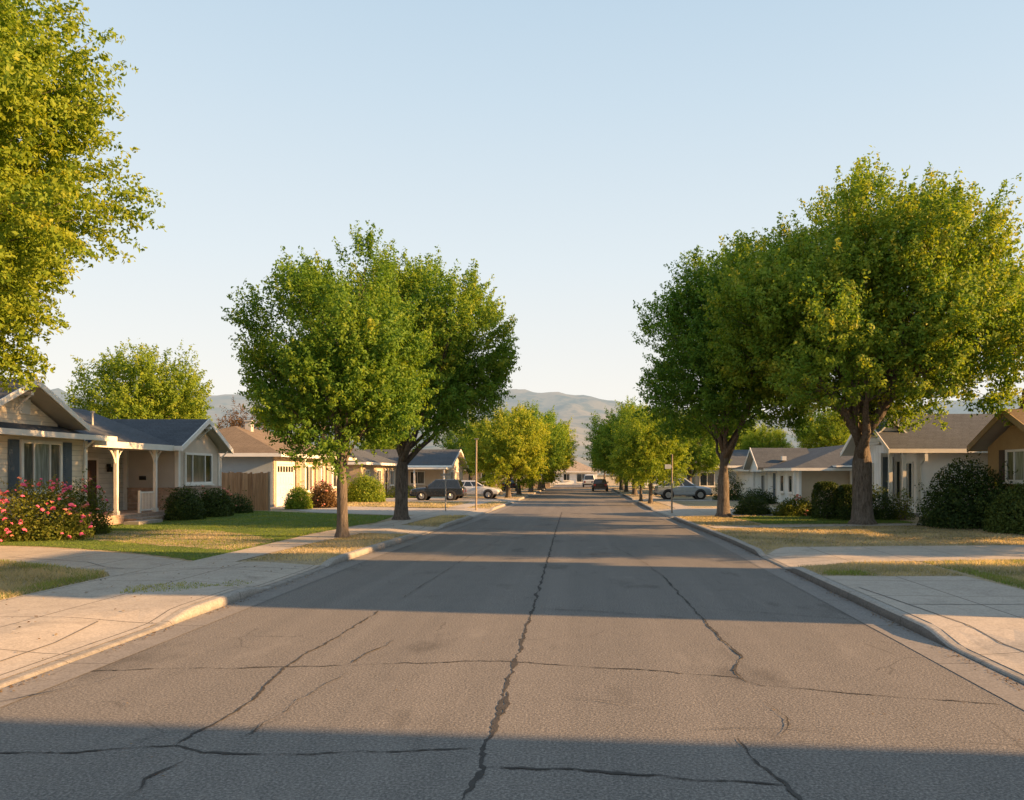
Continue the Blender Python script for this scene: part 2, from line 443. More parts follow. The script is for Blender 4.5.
def leaves_from(pos, nrm_bias, size, rng, tint, droop=.25, aspect=.62):
    """folded four-point leaves at pos; returns verts, faces, tint"""
    n = len(pos)
    ax = unit(rng.normal(size=(n, 3)) + nrm_bias * .35 + np.array([0, 0, -droop]))
    nr = nrm_bias * 1.15 + np.array([0, 0, .35]) + rng.normal(size=(n, 3)) * .42
    nr = unit(nr - ax * (nr * ax).sum(1, keepdims=True))
    sd = np.cross(nr, ax)
    s = size * rng.uniform(.65, 1.3, size=(n, 1))
    p0 = pos - ax * s * .5
    p2 = pos + ax * s * .5
    p1 = pos + sd * s * aspect * .5 + nr * s * .12 - ax * s * .06
    p3 = pos - sd * s * aspect * .5 + nr * s * .12 - ax * s * .06
    v = np.stack([p0, p1, p2, p3], 1).reshape(-1, 3)
    f = np.arange(4 * n).reshape(n, 4)
    return v, f, np.repeat(tint, 4)

def fib(n, rng, zmin=-1.0):
    i = np.arange(n) + .5
    z = 1 - (1 - zmin) * i / n
    a = i * 2.399963 + rng.uniform(0, 6.28)
    r = np.sqrt(np.maximum(0, 1 - z * z))
    d = np.stack([r * np.cos(a), r * np.sin(a), z], 1)
    return unit(d + rng.normal(size=d.shape) * .13)

def make_tree(root, seed, th, tr, c, R, n_lobes=34, tufts=26, lpt=44, leaf=.13, mat='leaf', twist=.4, zmin=-.72, lobe_r=.36, up=.5, shape=None, twigs=5, tint0=.42, inner=.18, plume_max=1.9):
    rng = np.random.default_rng(seed); rnd = random.Random(seed)
    c = np.array(c, float); R = np.array(R, float)
    d = fib(n_lobes, rng, zmin)
    k = rng.uniform(.50, .80, size=(n_lobes, 1))
    if shape is not None: k *= np.array([[shape(x)] for x in d])
    lob = c + d * R * k
    lr = R.mean() * lobe_r * rng.uniform(.75, 1.2, size=n_lobes)
    # tufts (short leafy twigs) on every lobe
    T = n_lobes * tufts
    li = np.repeat(np.arange(n_lobes), tufts)
    dd = unit(rng.normal(size=(T, 3)) + d[li] * .75)
    axl = unit(d * .55 + np.array([0, 0, .85]))                      # lobes of the upper crown are drawn out into rising plumes
    plume = np.where(d[:, 2] > -.15, rng.uniform(1.0, plume_max, n_lobes), 1.0)
    al = (dd * axl[li]).sum(1, keepdims=True)
    dd2 = dd + axl[li] * al * (plume[li, None] - 1) * np.where(al > 0, 1, .3) - .18 * (plume[li, None] - 1) * (dd - axl[li] * al)
    tp = lob[li] + dd2 * (lr[li, None]) * rng.uniform(.45, 1.0, size=(T, 1))
    Tn = int(T * inner)
    ip = c + unit(rng.normal(size=(Tn, 3))) * R * rng.uniform(.15, .6, size=(Tn, 1))
    ip[:, 2] = np.maximum(ip[:, 2], c[2] - R[2] * .55)
    tp = np.concatenate([tp, ip]); dd = np.concatenate([dd, unit(rng.normal(size=(Tn, 3)))])
    oo = unit((tp - c) / R)
    tw = unit(dd * .45 + oo * .6 + np.array([0, 0, up]) + rng.normal(size=tp.shape) * .22)
    tl = leaf * rng.uniform(2.5, 7.0, size=len(tp))
    ttint = np.clip(tint0 + rng.normal(size=len(tp)) * .12, 0, 1)
    n = len(tp) * lpt
    ti = np.repeat(np.arange(len(tp)), lpt)
    t = rng.uniform(-.25, 1, size=(n, 1))
    spread = leaf * 1.35 * (1.25 - .75 * np.clip(t, 0, 1))
    pos = tp[ti] + tw[ti] * tl[ti, None] * t + unit(rng.normal(size=(n, 3))) * rng.uniform(0, 1, size=(n, 1)) ** .6 * spread * 1.25
    keep = pos[:, 2] > c[2] - R[2] * 1.05
    pos = pos[keep]; ti = ti[keep]; t = t[keep]
    tint = np.clip(ttint[ti] + rng.normal(size=len(pos)) * .07 + (t[:, 0] - .4) * .14, 0, 1)
    rad_ = unit(pos - tp[ti] - tw[ti] * tl[ti, None] * t)
    v, f, tt = leaves_from(pos, unit(rad_ * .7 + oo[ti] * .6), leaf, rng, tint, .45, .52)
    np_mesh('crown', v, f, mat, tt, root)
    # trunk and limbs
    mb = MB()
    zt = c[2] + R[2] * .45
    pts = []; rr = []
    for i in range(13):
        a = i / 12; z = zt * a
        w = twist * .35 * math.sin(a * 3.1 + seed)
        lean = np.array([c[0], c[1]]) * .6 * max(0, (z - th * .9)) / max(.1, zt - th * .9)
        pts.append((lean[0] + w * a, lean[1] + twist * .25 * math.cos(a * 4 + seed * 2) * a, z))
        r = tr * (1.0 + .55 * math.exp(-z / .22)) if z < th else tr * max(.10, .66 * (1 - (z - th) / (zt - th)) ** .8)
        rr.append(r)
    pts[0] = (pts[0][0], pts[0][1], -.12)
    z0 = np.array([p[2] for p in pts])
    fl = [(0, 0, -.12), (0, 0, .06), (0, 0, .16), (0, 0, .34)]
    mb.tube(fl[:0] + [pts[0], (pts[0][0], pts[0][1], .05), (pts[0][0], pts[0][1], .2)] + pts[1:], [tr * 1.75, tr * 1.5, tr * 1.2] + rr[1:], 14)
    def on_trunk(z):
        i = min(11, max(0, int(z / zt * 12))); a = z / zt * 12 - i
        return Vector(pts[i]).lerp(Vector(pts[i + 1]), a)
    order = sorted(range(n_lobes), key=lambda q: lob[q][2])
    prim = [order[int((i_ + .5) * n_lobes / 9)] for i_ in range(9)]
    prim.sort(key=lambda q: math.atan2(lob[q][1] - c[1], lob[q][0] - c[0]))
    limbs = {}
    def limb(j, s, r0, k=.45):
        e = Vector(lob[j]); dl = (e - s).length
        mid = s.lerp(e, k) + Vector((rnd.uniform(-.12, .12) * dl, rnd.uniform(-.12, .12) * dl, .14 * dl * rnd.uniform(.3, 1)))
        if e.z < s.z + .5: mid.z += .3
        q = [s * (1 - u) ** 2 + mid * 2 * u * (1 - u) + e * u * u for u in [i_ / 7 for i_ in range(8)]]
        q = [p + Vector((rnd.uniform(-1, 1), rnd.uniform(-1, 1), rnd.uniform(-1, 1))) * .02 * dl * (0 < i_ < 7) for i_, p in enumerate(q)]
        rr_ = [max(.016, r0 * (1 - .84 * (i_ / 7) ** .8)) for i_ in range(8)]
        mb.tube(q, rr_, 8); limbs[j] = (q, rr_)
        for _ in range(twigs):
            a = q[rnd.choice((4, 5, 6, 7))]; b = Vector(tp[j * tufts + rnd.randrange(tufts)])
            mb.tube([a, a.lerp(b, .5) + Vector((0, 0, .08)), b], [r0 * .18 + .005, r0 * .1 + .005, .005], 4, False)
    for q_, j in enumerate(prim):
        hgt = th * rnd.uniform(.86, 1.12) + max(0, (lob[j][2] - th)) * rnd.uniform(.0, .14)
        limb(j, on_trunk(min(hgt, zt * .9)), tr * rnd.uniform(.38, .56))
    for j in range(n_lobes):
        if j in limbs: continue
        b_ = min(prim, key=lambda p_: np.linalg.norm(lob[p_] - lob[j])); q, rr_ = limbs[b_]; i_ = rnd.choice((2, 3, 4))
        limb(j, q[i_], rr_[i_] * .62, .5)
    bs = world_of(root)
    mb.v = [(x + bs.x, y + bs.y, z + bs.z) for x, y, z in mb.v]
    build('trunk', mb, 'bark', root, smooth=True)
    return root

def shrub(name, label, loc, R, n, leaf, mat, seed, blossoms=0, bmats=('pink',), group=None, boxy=False, cat='shrub', tint0=.45):
    root = thing(name, label, cat, loc, group)
    rng = np.random.default_rng(seed); R = np.array(R, float)
    d = unit(rng.normal(size=(n, 3))); d[:, 2] = np.where(d[:, 2] < -.35, -d[:, 2], d[:, 2])
    if boxy:
        p = 5.0
        d = d / (np.abs(d) ** p).sum(1, keepdims=True) ** (1 / p)
        rad = rng.uniform(.6, 1.03, size=(n, 1)) ** .4
        bumpy = 1
    else:
        d[:, 2] = np.abs(d[:, 2]) * np.where(rng.uniform(size=n) < .3, .35, 1)
        bumps = unit(rng.normal(size=(26, 3))); bumps[:, 2] = np.abs(bumps[:, 2])
        dot = (unit(d) @ bumps.T).max(1)
        bumpy = (.76 + .28 * np.clip((dot - .72) / .28, 0, 1))[:, None]
        rad = rng.uniform(.35, 1.05, size=(n, 1)) ** .5
    if boxy:
        d[:, 2] = np.abs(d[:, 2])
    pos = d * np.array([R[0], R[1], R[2] * 1.62]) * rad * bumpy
    if not boxy:
        m_ = n // 7; sh = unit(rng.normal(size=(46, 3))); sh[:, 2] = np.abs(sh[:, 2]) * .9 + .1; si = rng.integers(0, 46, m_)
        pos[:m_] = unit(sh[si]) * np.array([R[0], R[1], R[2] * 1.62]) * rng.uniform(.7, 1.2, size=(m_, 1)) * (.85 + .25 * np.sin(si * 7.0))[:, None] + rng.normal(size=(m_, 3)) * leaf * .75
    pos[:, 2] += .03
    oo = unit(pos - np.array([0, 0, R[2] * .5]))
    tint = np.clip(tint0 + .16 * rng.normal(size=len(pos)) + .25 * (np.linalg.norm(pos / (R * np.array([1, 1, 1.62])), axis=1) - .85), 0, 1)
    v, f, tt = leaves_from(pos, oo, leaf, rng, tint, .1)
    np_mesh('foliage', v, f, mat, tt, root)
    mb = MB(); rnd = random.Random(seed); b = Vector(loc)
    for _ in range(9):
        a = rnd.uniform(0, 6.28); e = Vector((math.cos(a) * R[0] * .6, math.sin(a) * R[1] * .6, R[2] * rnd.uniform(.6, 1.2)))
        mb.tube([b + Vector((math.cos(a) * .1, math.sin(a) * .1, -.08)), b + e * .5 + Vector((0, 0, .1)), b + e], [.025, .018, .007], 5)
    build('stems', mb, 'bark', root)
    if blossoms:
        pm = []
        for m in bmats:
            bm = bmesh.new()
            for k in range(9):
                a = k * 2.4; t = .35 + .5 * (k / 9)
                mat4 = Matrix.Rotation(a, 4, 'Z') @ Matrix.Rotation(t * 1.2, 4, 'Y') @ Matrix.Translation((0, 0, .6)) @ Matrix.Diagonal((.55, .55, .16, 1))
                bmesh.ops.create_icosphere(bm, subdivisions=1, radius=.75, matrix=mat4)
            me = bpy.data.meshes.new('blossom'); bm.to_mesh(me); bm.free(); me.materials.append(MT[m]); pm.append(me)
        cand = pos[(oo @ np.array([.35, -.75, .45]) > .25)]
        cand = cand[np.argsort(-np.linalg.norm(cand / (R * np.array([1, 1, 1.62])), axis=1))][:max(blossoms * 14, 20)]
        cand = cand[np.array([noise.noise(Vector(q) * 2.6 + Vector((seed, 0, 0))) for q in cand]) > -.08]
        idx = rng.permutation(len(cand))[:blossoms]
        for q in cand[idx]:
            o = bpy.data.objects.new('blossom', rnd.choice(pm)); COL.objects.link(o); o.parent = root
            o.location = Vector(q) * 1.02; s = rnd.uniform(.045, .12); o.scale = (s, s, s)
            o.rotation_euler = (rnd.uniform(0, .9), rnd.uniform(-.4, .4), rnd.uniform(0, 6))
    return root

def in_poly(px, py, poly):
    c = np.zeros(len(px), bool); n = len(poly)
    for i in range(n):
        x0, y0 = poly[i]; x1, y1 = poly[i - 1]
        with np.errstate(divide='ignore', invalid='ignore'):
            c ^= ((y0 > py) != (y1 > py)) & (px < (x1 - x0) * (py - y0) / (y1 - y0 + 1e-12) + x0)
    return c

def grass(name, label, polys, dens, h, w, mat, seed, dz=.0, tint0=.5, patch=.25, cat='grass'):
    """polys: list of outlines; dens: blades per square metre near the camera, thinning with distance"""
    rng = np.random.default_rng(seed); P = []
    for poly in polys:
        xs = [p[0] for p in poly]; ys = [p[1] for p in poly]
        A = (max(xs) - min(xs)) * (max(ys) - min(ys)); n = int(A * dens)
        x = rng.uniform(min(xs), max(xs), n); y = rng.uniform(min(ys), max(ys), n)
        k = in_poly(x, y, poly); x = x[k]; y = y[k]
        keep = rng.uniform(size=len(x)) < np.clip(16 / np.maximum(y, 8), .25, 1)
        P.append(np.stack([x[keep], y[keep]], 1))
    P = np.concatenate(P); n = len(P)
    z = np.array([zz(a, b) for a, b in P]) + dz
    hn = np.array([noise.noise(Vector((a * .7, b * .7, seed))) for a, b in P])
    sc = np.clip(P[:, 1] / 16, 1, 3.5) ** .6
    hh = h * rng.uniform(.5, 1.25, n) * (1 + .5 * hn)
    ww = w * rng.uniform(.7, 1.3, n) * sc
    a = rng.uniform(0, 6.283, n); ln = rng.normal(size=(n, 2)) * (hh * .55)[:, None]
    b = np.stack([P[:, 0], P[:, 1], z - .01], 1)
    sd = np.stack([np.cos(a) * ww * .5, np.sin(a) * ww * .5, np.zeros(n)], 1)
    tip = b + np.stack([ln[:, 0], ln[:, 1], hh], 1)
    v = np.stack([b - sd, b + sd, tip], 1).reshape(-1, 3)
    t = np.clip(tint0 + patch * 1.6 * hn + .14 * rng.normal(size=n), 0, 1)
    o = np_mesh(name, v, np.arange(3 * n).reshape(n, 3), mat, np.repeat(t, 3))
    return tag(o, label, cat, kind='stuff')

# ------------------------------------------------------------------ ground layout
def lerp_tab(t, tab):
    if t <= tab[0][0]: return tab[0][1]
    for (a, u), (b, w) in zip(tab, tab[1:]):
        if t <= b: return u + (w - u) * (t - a) / (b - a)
    return tab[-1][1]
KL = [(-12, -5.92), (20, -5.9), (36, -5.35), (60, -5.05), (140, -4.85)]
KR = [(-12, 4.45), (25, 4.62), (34, 4.36), (48, 3.95), (140, 3.8)]
def kl(y): return lerp_tab(y, KL)
def kr(y): return lerp_tab(y, KR)
DIP_L = [(-14, 11.2), (15.2, 18.2), (27.6, 31.0), (39.2, 46.2), (57.5, 63), (78, 82)]
DIP_R = [(-14, 9.8), (18.3, 20.6), (38.5, 46.5), (58.5, 64), (80, 84)]
KH, KD = .155, .035
def kerb_h(y, dips):
    f = 0.0
    for a, b in dips:
        t = min(y - a, b - y) / 1.0 + 1.0
        t = max(0, min(1, t)); f = max(f, t * t * (3 - 2 * t))
    return KH + (KD - KH) * f
def zz(x, y):
    if x < -1:
        d = kl(y) - .17 - x; h = kerb_h(y, DIP_L)
    else:
        d = x - kr(y) - .17; h = kerb_h(y, DIP_R)
    t = max(0, min(1, d / 1.5)); t = t * t * (3 - 2 * t)
    return h + (GZ - h) * t

def sheet(name, polys, mat, dz, cuts=True, mats=None, jitter=0, seed=1):
    bm = bmesh.new(); rnd = random.Random(seed)
    for poly in polys:
        pts = []
        if jitter:
            n = len(poly)
            for i in range(n):
                a = Vector(poly[i]); b = Vector(poly[(i + 1) % n]); k = max(1, int((b - a).length / .35)) if (b - a).length < 60 else 1
                for q in range(k):
                    p = a.lerp(b, q / k)
                    pts.append(p + Vector((noise.noise(Vector((p.x * 2, p.y * 2, seed))), noise.noise(Vector((p.x * 2, p.y * 2, seed + 9))))) * jitter)
        else: pts = [Vector(p) for p in poly]
        vs = [bm.verts.new((p.x, p.y, 0)) for p in pts]
        bm.faces.new(vs)
    bmesh.ops.triangulate(bm, faces=bm.faces)
    if cuts:
        ys = [-11 + .5 * i for i in range(int(95 / .5))]
        left = min(p[0] for po in polys for p in po) < 0
        xs = [-(4.9 + .25 * i) for i in range(11)] if left else [3.9 + .25 * i for i in range(11)]
        y0 = min(p[1] for po in polys for p in po); y1 = max(p[1] for po in polys for p in po)
        for y in ys:
            if y0 < y < y1: bmesh.ops.bisect_plane(bm, geom=bm.verts[:] + bm.edges[:] + bm.faces[:], plane_co=(0, y, 0), plane_no=(0, 1, 0))
        for x in xs: bmesh.ops.bisect_plane(bm, geom=bm.verts[:] + bm.edges[:] + bm.faces[:], plane_co=(x, 0, 0), plane_no=(1, 0, 0))
    for v in bm.verts: v.co.z = zz(v.co.x, v.co.y) + dz
    bmesh.ops.recalc_face_normals(bm, faces=bm.faces)
    for f in bm.faces:
        if f.normal.z < 0: f.normal_flip()
    me = bpy.data.meshes.new(name); bm.to_mesh(me); bm.free(); me.materials.append(MT[mat])
    o = bpy.data.objects.new(name, me); COL.objects.link(o)
    return tag(o, kind='structure')

def back_l(y0, y1, step=1.0):
    n = max(1, int(round((y1 - y0) / step))); return [(kl(y0 + (y1 - y0) * i / n) - .165, y0 + (y1 - y0) * i / n) for i in range(n + 1)]
def back_r(y0, y1, step=1.0):
    n = max(1, int(round((y1 - y0) / step))); return [(kr(y0 + (y1 - y0) * i / n) + .165, y0 + (y1 - y0) * i / n) for i in range(n + 1)]

def kerb(name, kf, dips, sg, y0, y1):
    mb = MB(); n = int((y1 - y0) / .25); prof = []; 
    rnd = random.Random(5)
    for i in range(n + 1):
        y = y0 + (y1 - y0) * i / n; k = kf(y); h = kerb_h(y, dips) + .004 * noise.noise(Vector((0, y * 1.3, sg)))
        r = .05 if h < .1 else .03
        prof += [(k, y, -.03), (k + sg * .008, y, h * .55), (k + sg * .02, y, h - .022), (k + sg * .045, y, h - .003), (k + sg * .07, y, h + .004), (k + sg * .17, y, h + .006), (k + sg * .172, y, -.05)]
    fs = []
    for i in range(n):
        for j in range(6): fs.append((i * 7 + j, i * 7 + j + 1, (i + 1) * 7 + j + 1, (i + 1) * 7 + j))
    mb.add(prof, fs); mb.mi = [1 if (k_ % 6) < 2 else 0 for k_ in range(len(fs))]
    return tag(build(name, mb, 'kerb' if sg < 0 else ['kerb', 'kerb_shade_joint']), kind='structure')

def crack(mb, px, width, seed, step=.055, amp=.06):
    pts = [Vector((*G(x, y), 0)) for x, y in px]
    L_ = []
    for a, b in zip(pts, pts[1:]):
        k = max(1, int((b - a).length / step))
        L_ += [a.lerp(b, i / k) for i in range(k)]
    L_.append(pts[-1])
    n = len(L_); vs = []; fs = []
    for i, p in enumerate(L_):
        t = (L_[min(i + 1, n - 1)] - L_[max(i - 1, 0)]).normalized(); nr = Vector((-t.y, t.x, 0))
        off = amp * (noise.noise(Vector((i * .11, seed, 0))) + .45 * noise.noise(Vector((i * .45, seed, 3))) + .22 * noise.noise(Vector((i * 1.3, seed, 9))))
        w = width * max(.12, .5 + .9 * noise.noise(Vector((i * .13, seed, 7))) + .75 * noise.noise(Vector((i * .83, seed, 5))))
        e = min(1, (min(i, n - 1 - i) + .3) / 4)
        c = p + nr * off
        vs += [c - nr * w * .5 * e + Vector((0, 0, .004 + .0002 * seed)), c + nr * w * .5 * e + Vector((0, 0, .004 + .0002 * seed))]
    for i in range(n - 1): fs.append((2 * i, 2 * i + 1, 2 * i + 3, 2 * i + 2))
    mb.add(vs, fs, 1)

def build_ground():
    mb = MB(); mb.add([(-6000, -300, -.3), (6000, -300, -.3), (6000, 6000, -.3), (-6000, 6000, -.3)], [(0, 1, 2, 3)])
    tag(build('ground', mb, 'field'), kind='structure')
    # road with its cracks and tar seams as a second material
    mb = MB(); ys = [-12, 20, 25, 34, 36, 48, 60, 107]
    vs = []
    for y in ys: vs += [(kl(y) - .05, y, 0), (kr(y) + .05, y, 0)]
    mb.add(vs, [(2 * i, 2 * i + 1, 2 * i + 3, 2 * i + 2) for i in range(len(ys) - 1)])
    C = [([(462, 815), (478, 770), (490, 738), (505, 690), (522, 642), (535, 602), (547, 562), (556, 530), (562, 512)], .07),
         ([(478, 760), (492, 735), (508, 688)], .045),
         ([(70, 671), (250, 668), (400, 664), (500, 661), (540, 664), (640, 670), (740, 678), (762, 686), (900, 697), (1030, 708)], .03),
         ([(176, 746), (200, 732), (250, 702), (285, 667), (330, 641), (380, 611)], .045),
         ([(-20, 755), (80, 752), (176, 745), (205, 752), (270, 755), (400, 752), (474, 748)], .035),
         ([(482, 768), (560, 771), (680, 780), (790, 787)], .035),
         ([(738, 738), (752, 758), (770, 772), (790, 790), (815, 812)], .05),
         ([(662, 575), (690, 606), (700, 616), (722, 640), (742, 656), (735, 668), (742, 680)], .045),
         ([(130, 800), (142, 780), (165, 770), (185, 762)], .03),
         ([(350, 664), (372, 652), (395, 640)], .035), ([(240, 740), (300, 700), (350, 672)], .016),
         ([(690, 608), (760, 613), (860, 620)], .02), ([(540, 609), (600, 612), (690, 619)], .022), ([(690, 732), (770, 728), (850, 735)], .012),
         ([(610, 545), (640, 560), (662, 576)], .02), ([(400, 597), (470, 596), (540, 599)], .02),
         ([(765, 700), (785, 720), (782, 740)], .014), ([(400, 600), (440, 575), (470, 556), (500, 540)], .02), ([(-10, 705), (60, 690), (130, 676)], .02),
         ([(560, 700), (600, 702), (660, 712)], .012)]
    for i, (p, w) in enumerate(C): crack(mb, p, w, i * 3.7 + 1)
    tag(build('road', mb, ['asphalt', 'tar']), kind='structure')
    mb = MB(); mb.box(-90, 90, 107, 113.5, -.2, .004)
    tag(build('cross_road', mb, 'asphalt'), kind='structure')
    mb = MB(); mb.box(-4.6, 3.6, 113.5, 143, .1, .126)
    tag(build('far_road', mb, 'asphalt'), kind='structure')
    for nm, kf, sg in (('gutter_left', kl, 1), ('gutter_right', kr, -1)):
        mb = MB(); vs = []; n = 0
        for y in [-12 + 1.5 * i for i in range(80)]:
            w = .46 + .02 * noise.noise(Vector((0, y, sg)))
            vs += [(kf(y) - sg * .02, y, .012), (kf(y) + sg * w * .5, y, .007), (kf(y) + sg * w, y, .006)]; n += 1
        mb.add(vs, [f for i in range(n - 1) for f in ((3 * i, 3 * i + 1, 3 * i + 4, 3 * i + 3), (3 * i + 1, 3 * i + 2, 3 * i + 5, 3 * i + 4))])
        tag(build(nm, mb, 'gutter'), kind='structure')
    kerb('kerb_left', kl, DIP_L, -1, -12, 106.9); kerb('kerb_right', kr, DIP_R, 1, -12, 106.9)
    sheet('yard_left', [back_l(-11, 106.5, 2)[::-1] + [(-150, -11), (-150, 106.5)]], 'dry', 0)
    sheet('yard_right', [back_r(-11, 106.5, 2) + [(150, 106.5), (150, -11)]], 'dry', 0)
    mb = MB(); mb.box(-150, 150, 113.5, 420, -.2, .12)
    tag(build('far_yard', mb, 'dry'), kind='structure')
    # concrete: sidewalks, aprons, drives, paths
    LC = [back_l(-10.9, 18.5) + [(-9.06, 18.5), (-9.6, 18.9), (-11, 20.0), (-12.8, 21.0), (-15, 22.1), (-18.5, 23.0), (-24, 23.4), (-24, 19.6), (-18.5, 19.5), (-14, 18.9), (-11.5, 17.5), (-9.8, 16.5), (-9.4, 15.9), (-9.35, 10.6), (-22, 10.4), (-22, -10.9)],
          [(-9.1, 18.5), (-8.05, 18.5), (-7.95, 23), (-7.5, 27.4), (-9.1, 27.4)],
          back_l(27.3, 31.3) + [(-7.9, 31.5), (-8.7, 31.4), (-9.1, 27.3)],
          [(-8.4, 31.3), (-7.2, 31.3), (-6.9, 39), (-8.2, 39)],
          back_l(38.8, 46.6) + [(-9, 46.7), (-14, 48.8), (-18.65, 51.6), (-18.65, 47.6), (-14, 41.6), (-9, 38.9)],
          back_l(57.2, 63.2) + [(-7.5, 66.4), (-20, 66.4), (-20, 57.2)], [(-8.0, 46.6), (-6.9, 46.6), (-6.6, 57.3), (-7.7, 57.3)], [(-7.7, 63.1), (-6.6, 63.1), (-6.2, 106), (-7.3, 106)], back_l(77.8, 82.2) + [(-16, 82.2), (-16, 77.8)]]
    sheet('sidewalk_left', LC, 'concrete', .012)
    RC = [back_r(-10.9, 15.8)[::-1] + [(18, -10.9), (18, 10.2), (7.85, 10.4), (7.72, 14.2), (7.6, 15.9)],
          back_r(18.15, 20.8)[::-1] + [(7.7, 18.6), (14, 19.4), (17, 19.5), (17, 22.9), (12.6, 22.7), (7.7, 22.3), (5.6, 22.1)],
          [(4.9, 29.4), (7.5, 30.2), (13.8, 31.5), (13.8, 32.5), (7.2, 31.4), (4.75, 30.7)],
          back_r(38.2, 46.7)[::-1] + [(13, 39.4), (13, 46.7)], back_r(58.2, 64.2)[::-1] + [(12, 58.2), (12, 64.2)], [(5.4, 46.6), (6.5, 46.6), (6.3, 58.3), (5.2, 58.3)], [(5.2, 64.1), (6.3, 64.1), (6.2, 106), (5.1, 106)]]
    sheet('sidewalk_right', RC, 'concrete', .012)
    LAWN_L = [(-9.1, 18.75), (-9.7, 19.2), (-11, 20.3), (-12.8, 21.3), (-15, 22.4), (-18.6, 23.2), (-18.6, 43.4), (-17.2, 43.2), (-14, 41.2), (-9, 38.5), (-8.6, 33), (-8.9, 31.6), (-9.2, 27)]
    LAWN_R = [(7.3, 32.3), (11.5, 32.5), (13.7, 32.9), (13.7, 37.2), (8.6, 38.1), (6.9, 37.4)]
    sheet('lawn_left', [LAWN_L], 'lawn', .007, jitter=.12, seed=3)
    sheet('lawn_right', [LAWN_R], 'lawn', .007, jitter=.12, seed=4)
    grass('lawn_grass', 'mown green lawn spreading in front of the grey roofed house on the left', [LAWN_L], 420, .055, .02, 'grass_green', 11, .0, .42, .35)
    DP = [(-17.8, 28.2), (-13.8, 29.0), (-11.4, 27.0), (-9.4, 24.3), (-9.25, 21.2), (-12, 22.7), (-16, 25.2)]
    sheet('dry_lawn_patch', [DP], 'dry', .011, jitter=.35, seed=6)
    grass('dry_grass', 'sun bleached tan patch in the middle of the left lawn', [DP], 420, .055, .02, 'grass_dry', 24, .0, .22, .5)
    grass('lawn_grass', 'small green lawn behind the walkway under the two big right trees', [LAWN_R], 420, .055, .022, 'grass_green', 12, .0, .3)
    PL = [(-9.45, 15.9), (-9.8, 16.45), (-11.5, 17.4), (-14, 18.8), (-18, 19.4), (-18, 10.7), (-9.45, 10.8)]
    grass('dry_grass', 'tawny dry grass patch between the left drive and the sidewalk', [PL], 900, .085, .016, 'grass_dry', 13, .0, .42, .4)
    V1 = back_l(18.8, 27.1)[::-1] + [(-7.9, 18.8), (-7.9, 23), (-7.6, 27.1)]
    V2 = back_l(31.6, 38.5)[::-1] + [(-7.0, 31.6), (-6.8, 38.5)]
    V3 = [(-9, 47.2), (-8.1, 47.2), (-7.9, 57), (-18, 57), (-18, 51)]
    V4 = back_l(47, 57)[::-1] + [(-6.8, 47), (-6.5, 57)]
    grass('dry_grass', 'straw coloured verge grass around the nearest left street tree', [V1], 500, .07, .018, 'grass_dry', 14, 0, .5, .5)
    grass('dry_grass', 'straw coloured verge grass around the second left street tree', [V2], 500, .07, .02, 'grass_dry', 15, 0, .5, .5)
    grass('dry_grass', 'golden sunlit grass strips in front of the dark parked car', [V3, V4], 260, .08, .025, 'grass_dry', 16, 0, .42, .5)
    R1 = [(5.0, 16.0), (7.65, 16.0), (7.65, 18.5), (5.2, 18.05)] ; R1[0] = (kr(16) + .18, 16.0); R1[3] = (kr(18) + .18, 18.05)
    R2 = [(7.85, 10.5), (7.85, 18.5), (14, 19.3), (18, 19.4), (18, 10.4)]
    R3 = back_r(21, 29.3)[::-1] + [(5.7, 22.3), (7.7, 22.5), (12.6, 22.9), (17, 23.1), (17, 31.5), (13.8, 31.3), (7.5, 30.1)]
    R4 = back_r(31, 38)[::-1] + [(7.1, 31.6), (6.8, 37.5), (8.4, 38.2)]
    grass('dry_grass', 'small tan grass patch along the right kerb between two aprons', [R1], 800, .075, .016, 'grass_dry', 17, 0, .42, .45)
    grass('dry_grass', 'tan grass at the right picture edge beside the near concrete', [R2], 800, .075, .016, 'grass_dry', 18, 0, .38, .45)
    grass('dry_grass', 'broad dry brown lawn around the biggest right tree', [R3], 560, .06, .018, 'grass_dry', 19, 0, .42, .5)
    grass('dry_grass', 'dry verge grass around the darker second right tree', [R4], 520, .06, .02, 'grass_dry', 20, 0, .45, .4)
    W = [[(-7.9, 13.6), (-6.9, 13.9), (-6.7, 14.8), (-7.4, 15.1), (-8.2, 14.4)], [(-6.9, 14.6), (-6.5, 14.7), (-6.4, 15.6), (-6.8, 15.7)]]
    grass('weeds', 'weeds growing through the cracked concrete by the left kerb', W, 520, .045, .02, 'grass_green', 21, .008, .75, .3, cat='weeds')
    E1 = [(-9.5, 15.8), (-9.9, 16.6), (-11.6, 17.6), (-14, 19.0), (-14, 18.5), (-11.6, 17.0), (-10.1, 16.0), (-9.75, 10.8), (-9.42, 10.8)]
    grass('grass_edge', 'greener grass fringe along the edges of the left dry patch', [E1], 700, .08, .016, 'grass_green', 22, 0, .6, .3)
    E2 = [(7.8, 10.5), (8.3, 10.5), (8.3, 17.6), (12, 18.3), (12, 18.9), (7.8, 18.45)]
    grass('grass_edge', 'greener grass fringe along the edge of the right near patch', [E2, [(4.9, 16.0), (5.9, 16), (5.8, 16.7), (4.95, 16.6)]], 700, .075, .016, 'grass_green', 23, 0, .5, .3)
    # fallen leaves along the gutters
    rng = np.random.default_rng(8)
